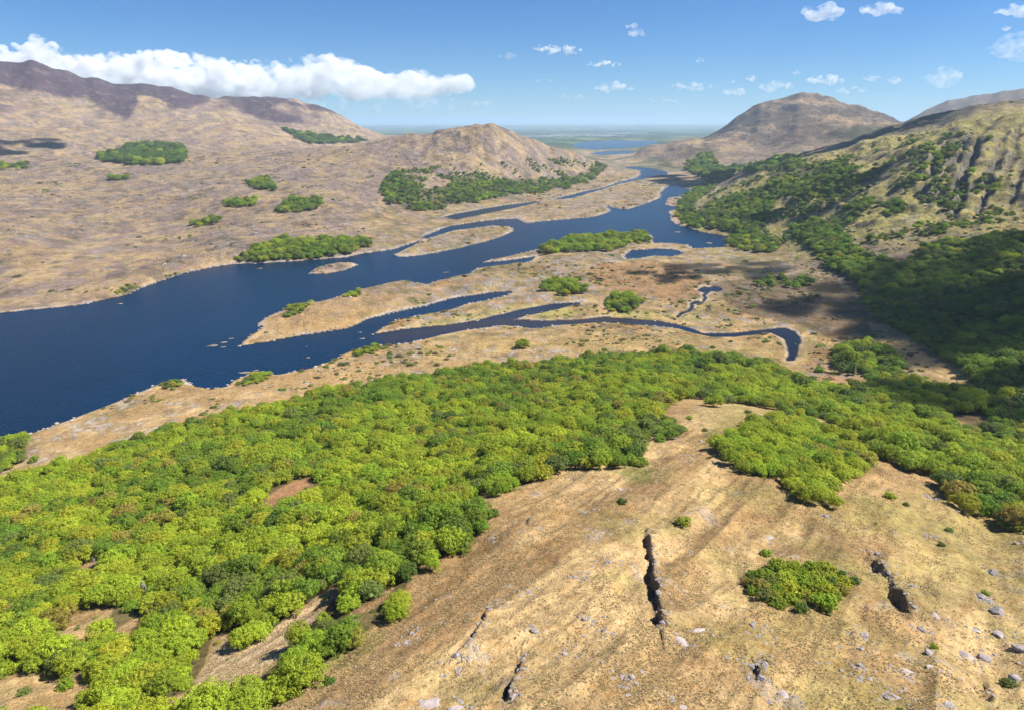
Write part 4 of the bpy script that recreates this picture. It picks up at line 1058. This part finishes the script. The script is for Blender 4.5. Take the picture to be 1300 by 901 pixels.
# the rest of the woods
RT = TA[rest]; hu = np.array([TREES[i][5] for i in rest]); shr = np.array([TREES[i][4] in SHRUBBY for i in rest])
protos = [(CROWN[k % len(CROWN)], M_LEAF[KEYS[k % 7]]) for k in range(28)]          # index = hue + 7 * shape
pick_ = hu + 7 * r4.integers(0, 4, len(rest))
far_ = np.hypot(RT[:, 0], RT[:, 1]) > 470
for m, nm, lb in ((~far_ & ~shr, 'oak_wood', 'remaining oaks of the near woods, closing into a green canopy'), (far_ & ~shr, 'distant_woodland', 'far woods on slopes, shores, island and knoll beyond the river'), (shr, 'shore_scrub', 'low green scrub along the lake shores')):
    sq = r4.uniform(.75, 1.25, m.sum()) * (.72 if nm == 'shore_scrub' else 1.)
    s3 = np.stack([RT[m, 3], RT[m, 3], RT[m, 3] * sq], 1)
    stuff(nm, RT[m, :3] - np.array([0, 0, .15]), r4.uniform(0, 6.28, m.sum()), s3, pick_[m], protos, lb)

# scattered low scrub on bog, crag and moor
x = r4.uniform(-1500, 1300, 110000); y = 380 + 2020 * r4.uniform(0, 1, 110000) ** 1.5
zz = ground(x, y); R_ = np.hypot(x, y); px, py = project(x, y, zz)
ok = (px > -60) & (px < 1360) & (bil(shore, x, y) > 3) & (R_ < 2400)
clus = fbm(x, y, 90, 4, 601) + .6 * fbm(x, y, 22, 3, 602)
ok &= clus > np.where(np.arctan2(x, y) > .12, .16, np.where(R_ < 1000, .26, .42))
ok &= r4.uniform(0, 1, len(x)) < np.where(R_ < 1000, .75, .35)
x, y, zz = x[ok], y[ok], zz[ok]
sz = r4.uniform(.5, 1.9, len(x)) * (1 + np.hypot(x, y) / 2200) * r4.choice([.6, .8, 1, 1.4], len(x))
stuff('heath_scrub', np.stack([x, y, zz - .15], 1), r4.uniform(0, 6.28, len(x)), np.stack([sz * r4.uniform(.8, 1.7, len(x)), sz, sz * r4.uniform(.35, .8, len(x))], 1), r4.integers(0, 10, len(x)),
      [(BUSHF[k % 5], M_LEAF[('dull olive', 'mid green', 'heath', 'heath', 'dark green', 'dull olive', 'heath', 'bronze-tinged', 'heath', 'dull olive')[k]]) for k in range(10)], 'scattered scrub and gorse over bog, crag and moor')
# undergrowth in and round the near woods
x = r4.uniform(-420, 420, 26000); y = r4.uniform(70, 480, 26000); w = bil(wd, x, y); zz = ground(x, y)
dens = np.where((w > .5), .10, .35 * sstep(.05, .5, w) + .006 * (fbm(x, y, 18, 3, 611) > .22))
px, py = project(x, y, zz)
for g in GAPS[1:7]: dens = np.maximum(dens, .16 * in_poly(px, py, np.array(g, float)) * (fbm(x, y, 9, 3, 612) > .0))
ok = (r4.uniform(0, 1, len(x)) < dens) & (bil(shore, x, y) > 3); x, y, zz = x[ok], y[ok], zz[ok]
stuff('undergrowth', np.stack([x, y, zz - .1], 1), r4.uniform(0, 6.28, len(x)), r4.uniform(.4, 1.2, len(x)), r4.integers(0, 10, len(x)),
      [(BUSHF[k % 5], M_LEAF[('dull olive', 'mid green', 'fresh green', 'dull olive', 'bronze-tinged')[k % 5]]) for k in range(10)], 'low bracken and brambles under and around the oaks')
# ---------------------------------------------------------------- bare trees and a lone conifer
BARE = [bare_mesh('branches', 700 + k, M_PALEBARK) for k in range(3)]
r5 = np.random.default_rng(21)
for k, (px, py, s, lb) in enumerate([(359,722,6.5,'leafless grey tree with bleached branches in the middle of the wood'),(375,712,5,'leafless grey tree just right of the bleached one in mid wood'),(145,892,6.5,'pale forked dead tree at the front of the leafy mound'),(185,752,4.5,'grey leafless tree among oaks above the leafy mound'),
        (210,612,5,'leafless brown tree near the lake side of the wood'),(110,640,4.5,'grey leafless tree at the far left of the wood'),(434,735,4.5,'leafless tree on the wood edge above the hedge'),(120,720,4.,'thin grey dead tree beside the small pale gap'),(455,805,3.5,'bare grey shrub tree at the upper end of the hedge'),(1152,512,6,'bare grey tree in the glen wood at right'),
        (385,850,3.5,'bare twiggy tree in the lower hedge'),(330,880,3.5,'bare grey tree at the foot of the hedge')]):
    w = pick(px, py)[0]
    e = bpy.data.objects.new('bare_tree', None); COL.objects.link(e); e.location = (w[0], w[1], w[2] - .1); e.scale = (s, s, s * .95); e.rotation_euler = (0, 0, float(r5.uniform(0, 6.28)))
    tag(e, lb, 'tree', 'leafless trees in the woods'); link('branches', BARE[k % 3], e)

def conifer():
    r = np.random.default_rng(5); V, F = [], []; n_ = 0
    for k in range(2600):
        h = r.uniform(.12, 1) ** .9; rad = .26 * (1.02 - h) * r.uniform(.5, 1.05); a_ = r.uniform(0, 6.28)
        c = np.array([rad * math.cos(a_), rad * math.sin(a_), h]); o = np.array([math.cos(a_), math.sin(a_), -.35]) * .05; w = np.array([-math.sin(a_), math.cos(a_), 0]) * .022
        V += [c - o - w, c - o + w, c + o]; F.append((n_, n_ + 1, n_ + 2)); n_ += 3
    return mesh_np('crown', V, F, [M_LEAF['dull olive']], smooth=False)
w = pick(1083, 476)[0]
e = bpy.data.objects.new('conifer_tree', None); COL.objects.link(e); e.location = w; e.scale = (9, 9, 9)
tag(e, 'small pointed pale green conifer standing alone in the clearing below the clump', 'tree')
link('crown', conifer(), e); link('trunk', mesh_np('trunk', *tube([(0, 0, -.03), (0, 0, .5), (0, 0, .95)], [.03, .02, .004]), [M_BARK]), e)

# ---------------------------------------------------------------- boulders on the near hillside
ROCKS = [rock_mesh('boulder', 800 + k, M_ROCK, (.62, .75, .5, .68)[k % 4]) for k in range(8)]
SLABS = [rock_mesh('rock_slab', 820 + k, M_PALE, .22) for k in range(4)]
BOULDERS = [  # photo x, y, radius, slab?, label
 (679,801,1.0,0,'grey boulder lying alone in mid slope below the wood'),(670,752,.65,0,'small grey stone on the slope left of the pale boulder'),(731,733,.85,0,'pale grey boulder left of the long trench, half up the slope'),(765,677,.7,0,'grey stone on the slope near the top of the long trench'),
 (745,650,1.2,1,'lilac slab set in the grass high on the slope'),(773,714,.75,0,'dark split stone just left of the long trench'),(743,786,.7,0,'pale low stone left of the foot of the long trench'),(767,800,.6,0,'small stone below left of the long trench'),(802,859,.8,0,'grey stone low on the slope below the long trench'),
 (841,791,.75,0,'pale stone at the lower end of the long trench'),(835,735,.8,0,'grey stone leaning on the right wall of the long trench'),(836,752,.7,0,'second stone in the right wall of the long trench'),(832,712,.7,0,'stone in the upper right wall of the long trench'),(651,884,.85,0,'pale boulder at the lower end of the left trench'),
 (547,897,2.2,1,'large pale slab at the bottom edge left of centre'),(583,899,1.2,1,'smaller pale slab right of the large bottom edge slab'),(523,804,.8,0,'grey stone beside the dirt bank below the wood'),(514,817,.7,0,'stone by the dirt bank, lower of two'),(719,830,.8,1,'flat pale stone in the lower mid slope'),(621,684,.5,0,'small grey stone near the wood edge'),
 (789,622,1.5,1,'pale flat slab on the path beside the green turf'),(579,832,1.0,0,'grey rock in the left hollow, upper of two'),(582,850,.8,0,'grey rock in the left hollow, lower of two'),(975,682,1.4,1,'pale oval slab lying flat below the copse'),(1048,655,1.4,0,'dark rock outcrop at the tip of the copse'),(1178,631,1.5,0,'long dark rock on the slope by the glen wood'),
 (1188,634,.9,0,'smaller rock at the right end of the long dark rock'),(1214,648,1.2,1,'flat grey rock right of the long dark rock'),(1060,724,1.0,0,'grey rock at the upper right of the thicket'),(1114,703,.9,0,'dark rock at the head of the right trench'),(1112,722,.9,0,'dark rock in the left wall of the right trench'),(1128,727,.8,0,'pale rock on the right lip of the right trench'),
 (955,794,.9,0,'grey rock on the moor below the thicket'),(964,806,.5,0,'small stone under the rock below the thicket'),(1097,806,1.1,0,'grey rock below the right trench, topmost of a line'),(1092,824,.8,0,'grey rock in the line below the right trench, second'),(1091,846,1.0,0,'grey rock in the line below the right trench, third'),(1104,862,.7,0,'grey rock in the line below the right trench, lowest'),
 (1126,886,.9,0,'dark stone near the bottom edge right, left of a pair'),(1141,886,1.0,1,'pale stone near the bottom edge right, right of a pair'),(995,882,1.3,1,'pale slab low on the moor right of centre'),(953,846,.8,0,'grey rock beside the little lower trench'),(967,862,.9,0,'pale rock below the little lower trench'),(971,843,.7,0,'pale rock right of the little lower trench'),
 (1261,728,1.5,0,'dark grey boulder high at the right edge'),(1265,777,2.0,0,'largest boulder at right, grey with a bright top'),(1246,758,1.5,0,'dark rock ledge left of the largest boulder'),(1256,764,1.1,0,'rock between the dark ledge and the largest boulder'),(1270,806,2.0,1,'broad lilac slab below the largest boulder'),(1227,832,1.9,1,'long pale slab right of the bright little bush'),
 (1180,829,1.5,0,'pale upright rock beside the bright little bush'),(1188,782,1.2,1,'pale slab right of the right trench foot'),(1171,799,1.0,0,'white streaked rock at the foot of the right trench'),(1205,896,1.2,0,'grey rock at the bottom edge, right corner side'),(1297,824,1.5,0,'grey rock cut by the right edge'),(1290,862,1.7,0,'dark rock above the shaded hollow bottom right'),
 (1250,836,1.4,0,'dark rock among the pale slabs bottom right'),(1238,800,1.3,1,'narrow slab left of the broad lilac slab'),(1158,744,.8,0,'small rock right of the right trench'),(866,898,1.0,1,'pale slab at the bottom edge, middle'),(1182,847,1.3,1,'low pale slab below the bright little bush'),(1150,852,1.4,1,'flat pale slab left of the bright little bush'),
 (867,815,1.5,1,'pale broken slab right of the long trench foot'),(888,800,1.2,1,'second pale broken slab right of the long trench foot'),(1281,537,2.6,1,'pinkish bare rock among the trees at the right edge'),(1290,690,1.1,0,'small grey stone on the slope at the right edge'),(1175,680,.7,0,'lone grey stone on the tawny slope at right'),(930,560,.9,0,'grey stone at the left edge of the copse'),(890,560,1.0,0,'dark stone on the bare knoll left of the copse'),
 (70,535,1.6,1,'pale lichened slab on the lake side strip at left'),(112,546,1.7,1,'white slab on the grass strip by the lake'),(95,552,1.3,0,'grey rock on the grass strip by the lake'),(100,540,1.2,0,'small grey rock near the left lake shore')]
for px, py, rad, sl, lb in BOULDERS:
    w = pick(px, py)[0]
    me = (SLABS if sl else ROCKS)[int(r5.integers(4 if sl else 8))]
    o = link('rock_slab' if sl else 'boulder', me); o.location = (w[0], w[1], w[2] + (-.02 if sl else .02) * rad); s = rad * .95
    o.scale = (s * float(r5.uniform(.9, 1.2)), s * float(r5.uniform(.9, 1.1)), s * float(r5.uniform(.85, 1.1))); o.rotation_euler = (float(r5.uniform(-.2, .2)), float(r5.uniform(-.2, .2)), float(r5.uniform(0, 6.28)))
    tag(o, lb, 'rock', 'rocks on the hillside')
M_WET = rock_material('wet_rock', (.13, .095, .07), (.26, .20, .16))
SKERRY = [rock_mesh('skerry', 830 + k, M_WET, .22) for k in range(4)]
# low rocks standing out of the lake and river
for px, py, rx, ry, rot, lb in [(269,439,9,3.2,.35,'longest brown skerry in the blue lake off the peninsula'),(284,435,6,2.2,.5,'narrow skerry right of the longest one'),(294,430,5,1.6,.4,'small far skerry at the right of the group'),(283,441,5,1.5,.35,'thin skerry nearest in the group of four'),(310,473,9,2.,.2,'pale flat rock in the water by the near shore'),(325,470,5,1.6,.2,'smaller pale flat rock beside it by the near shore'),
        (391,454,3,1.6,.2,'lone rock in the bay between peninsula and near shore'),(389,440,2,.9,.2,'tiny rock in the bay under the peninsula'),(460,430,6,2.2,.5,'pale rock off the tip of the grassy spit'),(457,422,4.5,1.2,.4,'thin rock beside the pale one off the grassy spit'),(567,346,9,2.6,.2,'low rock in the channel below the long spit'),(152,386,6,2.,.2,'dark rock near the far shore of the lake'),
        (860,295,12,5,.1,'pale rock in the water off the wooded bank'),(900,309,10,6,.1,'pale rock in the small bay at the lake bend'),(330,341,8,2.5,.3,'low rock off the far shore left of the islet')]:
    w = on_level([(px, py)])[0]
    o = link('skerry', SKERRY[int(r5.integers(4))]); o.location = (w[0], w[1], .05); o.scale = (rx * .55, ry * 1.15, 2.0); o.rotation_euler = (0, 0, rot)
    tag(o, lb, 'rock', 'rocks standing out of the water')

# stones along the water's edge and strewn on moor and slope
sp_, ss_, hh = [], [], 0
for pl in [wat['lake'], wat['upper'], wat['tarn']] + isl:
    q = densify(pl, 3.)
    for s in range(3):
        p_ = q + r5.normal(0, 1.3 + .0012 * np.hypot(q[:, 0], q[:, 1])[:, None], q.shape); R_ = np.hypot(p_[:, 0], p_[:, 1])
        ok = (r5.uniform(0, 1, len(p_)) < .5 + .9 * fbm(p_[:, 0], p_[:, 1], 60, 3, 901)) & (bil(shore, p_[:, 0], p_[:, 1]) > -1.5)
        sp_.append(p_[ok]); ss_.append((r5.uniform(.3, 1.2, len(p_)) ** 1.5 * (.9 + R_ / 1500))[ok])
sp_ = np.concatenate(sp_); ss_ = np.concatenate(ss_)
STONE_P = [(rock_mesh('stone', 840 + k, M_PALE, .6, ICO2, 9), M_PALE if k % 3 == 0 else M_ROCK) for k in range(6)]
stuff('shore_stones', np.c_[sp_, np.maximum(ground(sp_[:, 0], sp_[:, 1]), -.1)], r5.uniform(0, 6.28, len(sp_)), ss_, r5.integers(0, 6, len(sp_)), STONE_P, 'bleached stones lining the water')
x = r5.uniform(-200, 260, 9000); y = r5.uniform(60, 330, 9000); ok = (bil(wd, x, y) < .2) & (r5.uniform(0, 1, 9000) < .02 + .5 * sstep(.3, .5, fbm(x, y, 14, 3, 911))) & (ground(x, y) > 30); x, y = x[ok], y[ok]
x2 = r5.uniform(-1900, 1100, 60000); y2 = r5.uniform(650, 2700, 60000); px, py = project(x2, y2, ground(x2, y2))
ok = (fbm(x2, y2, 110, 4, 912) + .3 * fbm(x2, y2, 25, 2, 913) > .22) & (ground(x2, y2) > 7) & (px > -50) & (px < 1350) & (r5.uniform(0, 1, 60000) < .5); x2, y2 = x2[ok], y2[ok]
bw = np.array([pick(b_[0], b_[1])[0][:2] for b_ in BOULDERS]).repeat(14, 0); bw = bw + r5.normal(0, 1.7, bw.shape)
tw = np.concatenate([densify(np.r_[q_, q_[::-1]], .5) for q_ in tr_world]); tw = np.repeat(tw, 2, 0); tw = tw + r5.normal(0, .8, tw.shape) + np.array([.7, 0]); tw = tw[r5.uniform(0, 1, len(tw)) < .16]
x = np.r_[x, bw[:, 0], tw[:, 0]]; y = np.r_[y, bw[:, 1], tw[:, 1]]
X3 = np.r_[x, x2]; Y3 = np.r_[y, y2]; s3 = np.r_[r5.uniform(.12, .5, len(x)), r5.uniform(.8, 3.2, len(x2))]
stuff('scattered_stones', np.c_[X3, Y3, ground(X3, Y3)], r5.uniform(0, 6.28, len(X3)), np.stack([s3, s3, s3 * .7], 1), r5.integers(0, 6, len(X3)), [(a_[0], M_ROCK) for a_ in STONE_P], 'small grey stones strewn over slope and moor')

# tussocks of dry grass on the near hillside
n_ = 150000
th = r5.uniform(-.85, .85, n_); rr_ = np.exp(r5.uniform(math.log(62), math.log(330), n_)); x = rr_ * np.sin(th); y = rr_ * np.cos(th)
ok = (bil(wd, x, y) < .4) & (bil(gull, x, y) < .35) & (r5.uniform(0, 1, n_) < .10 + .9 * sstep(-.15, .35, fbm(x, y, 5, 2, 921) + .9 * fbm(ca * x - sa * y, (sa * x + ca * y) * .22, 15, 4, 251) * -1))
px, py = project(x, y, ground(x, y)); ok &= (px > -30) & (px < 1330) & (py < 940); x, y = x[ok], y[ok]
kind = np.clip((fbm(U1.mean() * 0 + ca * x - sa * y, (sa * x + ca * y) * .3, 14, 3, 922) + .5 + r5.normal(0, .25, len(x))) * 9, 0, 8.99).astype(int)
TP = [(tuft_mesh('tussock', 860 + k, M_STRAW), (M_STRAW, M_STRAW, M_SEDGE, M_STRAW, M_TURF, M_STRAW, M_SEDGE, M_SEDGE, M_STRAW)[k]) for k in range(9)]
stuff('grass_tussocks', np.c_[x, y, ground(x, y)], r5.uniform(0, 6.28, len(x)), r5.uniform(.14, .32, len(x)) * (1 + np.hypot(x, y) / 600), kind, TP, 'dry straw coloured grass tussocks covering the near slope')

# white specks of a far town and pale quarry ground on the plain
M_WALL = plain_material('town_wall', (.75, .73, .70)); M_ROOF = plain_material('town_roof', (.16, .15, .16))
V, F, MI = [], [], []
for k in range(260):
    cx_, cy_ = ((690, 173.5), (722, 172.5), (765, 173), (640, 176), (790, 170))[k % 5]
    w = on_level([(cx_ + r5.normal(0, 14), cy_ + r5.normal(0, .35))], 12)[0]; a_, b_, h = r5.uniform(14, 38), r5.uniform(9, 16), r5.uniform(5, 9)
    i = len(V); z0 = float(ground(w[0], w[1])) - 1; x0, y0 = w
    for dz in (0, h + 1):
        V += [(x0 - a_, y0 - b_, z0 + dz), (x0 + a_, y0 - b_, z0 + dz), (x0 + a_, y0 + b_, z0 + dz), (x0 - a_, y0 + b_, z0 + dz)]
    V += [(x0 - a_, y0, z0 + h + 6), (x0 + a_, y0, z0 + h + 6)]
    F += [(i, i + 1, i + 5, i + 4), (i + 1, i + 2, i + 6, i + 5), (i + 2, i + 3, i + 7, i + 6), (i + 3, i, i + 4, i + 7), (i + 4, i + 5, i + 9, i + 8), (i + 6, i + 7, i + 8, i + 9)]; MI += [0, 0, 0, 0, 1, 1]
tag(link('distant_town', mesh_np('distant_town', V, F, [M_WALL, M_ROOF], smooth=False, matidx=MI)), 'tiny pale houses of a town on the far plain', kind='stuff')

# ---------------------------------------------------------------- clouds: bodies of droplets with real depth
def cloud_material(ragged, density):
    m = bpy.data.materials.new('cloud_droplets'); m.use_nodes = True; nt = m.node_tree; nt.nodes.clear()
    o = nt.nodes.new('ShaderNodeOutputMaterial'); v = nt.nodes.new('ShaderNodeVolumePrincipled')
    v.inputs['Color'].default_value = (.96, .965, .98, 1); v.inputs['Anisotropy'].default_value = .25
    if not ragged:
        v.inputs['Density'].default_value = density
    else:                                                    # denser and thinner parts, wisps at the edge
        tc = nt.nodes.new('ShaderNodeTexCoord'); mp = nt.nodes.new('ShaderNodeMapping'); nt.links.new(tc.outputs['Object'], mp.inputs[0])
        mp.inputs['Scale'].default_value = (1, 1, 1.5)
        f = add_noise(nt, mp.outputs[0], 1 / ragged, 5, .62)
        nt.links.new(rng_map(nt, f, .43, .66, 0, 2. * density), v.inputs['Density'])
    nt.links.new(v.outputs[0], o.inputs['Volume'])
    return m
M_RAGGED, M_WISP = 520., 170.      # size of the ragged lumps, metres
def make_cloud(puffs, voxel, density, label, group=None, name='cloud', mat=0):
    """puffs: (x, y, z, radius) spheres joined into one skin"""
    base = np.mean([p_[:3] for p_ in puffs], 0)
    parts = [(ICO2[0] * p_[3] * np.array([1, 1, p_[4] if len(p_) > 4 else .8]) + np.array(p_[:3]) - base, ICO2[1]) for p_ in puffs]
    o = link(name, mesh_np(name, *join(parts), [cloud_material(mat, density)])); o.location = base
    md = o.modifiers.new('skin', 'REMESH'); md.mode = 'VOXEL'; md.voxel_size = voxel
    tag(o, label, 'cloud', group); return o
def sky_pt(px, py, d):
    th, sl = ray(px, py); return np.array([d * math.sin(th), d * math.cos(th), CAM_H + d * float(sl)])
rc = np.random.default_rng(33)
def puff_patch(px, py, w, h, d, n):
    """a flat-based heap of puffs covering w x h photo pixels at distance d"""
    out = []; s = d / F_PX
    for k in range(n):
        u = rc.uniform(-1, 1); top = (1 - u * u) ** .5
        v = rc.uniform(-.6, .9) * top
        rad = h * rc.uniform(.16, .34) * (1.1 - .4 * abs(u)) * s
        p_ = sky_pt(px + u * w / 2, py - v * h / 2, d); p_ += np.array([0, rc.uniform(-.3, .3) * w * s * .3, 0])
        out.append((*p_, rad, .75))
    return out
# the long bank over the left mountain
D = 24000.; s = D / F_PX; bank = []
top = np.array([(-160,70),(-90,60),(-30,62),(0,56),(30,50),(45,44),(62,50),(85,62),(105,70),(130,66),(165,62),(215,63),(250,68),(300,75),(345,75),(385,70),(410,64),(440,72),(465,86),(500,95),(530,91),(560,98),(590,96),(612,102),(616,106)], float)
for k in range(900):
    px = rc.uniform(-160, 606); t = np.interp(px, top[:, 0], top[:, 1]); b = np.interp(px, [-160, 300, 480, 540, 616], [125, 128, 124, 122, 116])
    v = rc.uniform(0, 1) ** 1.2; rad = (4.5 + 13 * v) * rc.uniform(.6, 1.3); rad = min(rad * (rc.uniform(.4, 1.7) if px > 430 else 1), (b - t) * .48)
    if px > 430 and noise(np.float64(px), np.float64(1.), 14., 77) > .35: continue
    py = t + rad * .8 + v * max(b - t - 1.6 * rad, 0)
    p_ = sky_pt(px, py + (rc.uniform(-5, 5) if px > 430 else 0), D * rc.uniform(.96, 1.04)); bank.append((*p_, rad * s, .85))
x_split = float(sky_pt(330, 100, D)[0])
make_cloud([b_ for b_ in bank if b_[0] < x_split], 60, .0052, 'long white cumulus bank above the mountain on the left', mat=M_RAGGED)
make_cloud([b_ for b_ in bank if b_[0] >= x_split], 60, .0026, 'thinner right end of the white bank, trailing past the mountain', mat=M_RAGGED)
SMALL = [(455,133,330,26,'faint hazy veil of cloud beneath the long white bank'),(712,65,52,15,'flat white cloud high left of centre sky'),(688,62,22,8,'wisp touching the flat high cloud on its left'),(800,32,20,10,'upper curl of the hooked cloud'),(809,41,20,16,'lower curl of the hooked cloud'),(766,82,44,9,'flat cloud below the hooked one'),(779,113,46,15,'puffy cloud low over the far plain'),(724,124,32,10,'small cloud above the plain by the knoll'),
 (877,111,54,12,'pale cloud right of the puffy low one'),(932,117,28,11,'small cloud left of the right mountain'),(985,112,44,14,'hazy cloud over the left shoulder of the right mountain'),(1047,103,46,15,'bright cloud just above the mountain summit'),(1082,115,40,10,'faint cloud right of the mountain summit'),(953,100,13,8,'tiny cloud left of the summit cloud'),(929,103,14,6,'tiny faint cloud over the mountain shoulder'),
 (1043,16,44,26,'wispy cloud near the top edge, right of centre'),(1118,15,48,20,'clear white cloud near the top right'),(1288,16,44,16,'cloud at the top right corner'),(1277,36,12,9,'tiny cloud below the top right corner cloud'),(1290,62,50,32,'faint broad cloud at the right edge'),(1200,100,46,26,'round pale cloud above the right ridge'),(1137,103,15,10,'small round cloud between mountain and right ridge'),(890,77,12,7,'tiny cloud high over the far plain'),(690,103,24,7,'faint wisp low over the far plain, leftmost'),(645,72,22,9,'faint wisp right of the white bank'),(600,132,40,7,'faint low streak above the knoll'),(840,128,40,8,'faint low streak over the far lake'),(1010,92,18,7,'faint wisp high left of the summit cloud'),(1105,100,26,8,'faint wisp between summit and right ridge')]
for px, py, w, h, lb in SMALL:
    d = 17000 if py > 60 else 11000
    make_cloud(puff_patch(px, py, w, h, d, 60 if w > 200 else 26 if w > 20 else 10), max(20, h * d / F_PX / 12), (.55 if 'faint' in lb or 'pale' in lb or 'hazy' in lb else 1.15) / (h * d / F_PX) * (1.4 if w > 40 else 1.), lb, 'small fair-weather clouds', mat=M_WISP)
# fair-weather clouds overhead, outside the picture, that drop the shadows seen on wood, bog and mountains
def shade(px, py, wx, wy, alt, lb, n=26, tau=3.2, rr=None):
    w = pick(px, py)[0]
    if rr: w = np.array([rr * math.sin(ray(px, py)[0]), rr * math.cos(ray(px, py)[0]), float(ground(rr * math.sin(ray(px, py)[0]), rr * math.cos(ray(px, py)[0])))])
    c = w + SUN_DIR / SUN_DIR[2] * alt
    ps = []
    for k in range(n):
        a_ = rc.uniform(0, 6.28); q = math.sqrt(rc.uniform(0, 1))
        ps.append((c[0] + q * wx * math.cos(a_), c[1] + q * wy * math.sin(a_), c[2] + rc.uniform(-.1, .25) * min(wx, wy), min(wx, wy) * rc.uniform(.28, .5), .6))
    make_cloud(ps, min(wx, wy) * .07, tau * 2.2 / (min(wx, wy) * .7), lb, 'fair-weather clouds overhead')
shade(1228,395,95,85,900,'cloud overhead that shades the hanging wood',30,1.5)
shade(1300,410,80,95,900,'second cloud overhead above the hanging wood',24,1.2)
shade(1180,345,85,60,900,'cloud overhead shading the upper hanging wood',20,.8)
shade(1290,500,60,70,800,'small cloud overhead shading the glade edge',14,1.0)
shade(1045,390,52,42,900,'cloud overhead that shades the brown bog',18,1.2)
shade(930,342,75,50,900,'narrow cloud overhead shading the bog by the lake bend',16,1.0)
shade(850,350,42,34,900,'small cloud overhead shading the straw bog',12,1.2)
shade(5,186,130,190,1300,'cloud overhead that shades the left mountainside',18,1.6)
shade(1215,150,430,150,1300,'long cloud overhead that shades the ridge behind the crags',46,2.4,2300)
shade(935,222,170,170,1300,'cloud overhead that shades the foot of the right mountain',20,2.2)
shade(1035,252,60,80,1000,'small cloud overhead shading the wooded hillside',12,2.6)
shade(848,225,90,120,1300,'cloud overhead that shades the upper valley',14,2.6)

# ---------------------------------------------------------------- the air
m = bpy.data.materials.new('haze'); m.use_nodes = True; nt = m.node_tree; nt.nodes.clear()
o = nt.nodes.new('ShaderNodeOutputMaterial'); v = nt.nodes.new('ShaderNodeVolumePrincipled')
v.inputs['Color'].default_value = (.54, .77, 1.0, 1); v.inputs['Density'].default_value = HAZE; v.inputs['Anisotropy'].default_value = .1
nt.links.new(v.outputs[0], o.inputs['Volume'])
zt = float(max(ZG.max() + 15, CAM_H + 20)); zb = float(ZG.min() - 1); S = 71000.
hv_ = [(-S, -S, zb), (S, -S, zb), (S, S, zb), (-S, S, zb), (-S, -S, zt), (S, -S, zt), (S, S, zt), (-S, S, zt)]
tag(link('haze', mesh_np('haze', hv_, [(3, 2, 1, 0), (4, 5, 6, 7), (0, 1, 5, 4), (1, 2, 6, 5), (2, 3, 7, 6), (3, 0, 4, 7)], [m], smooth=False)), 'thin blue haze over the whole valley and plain', kind='stuff')
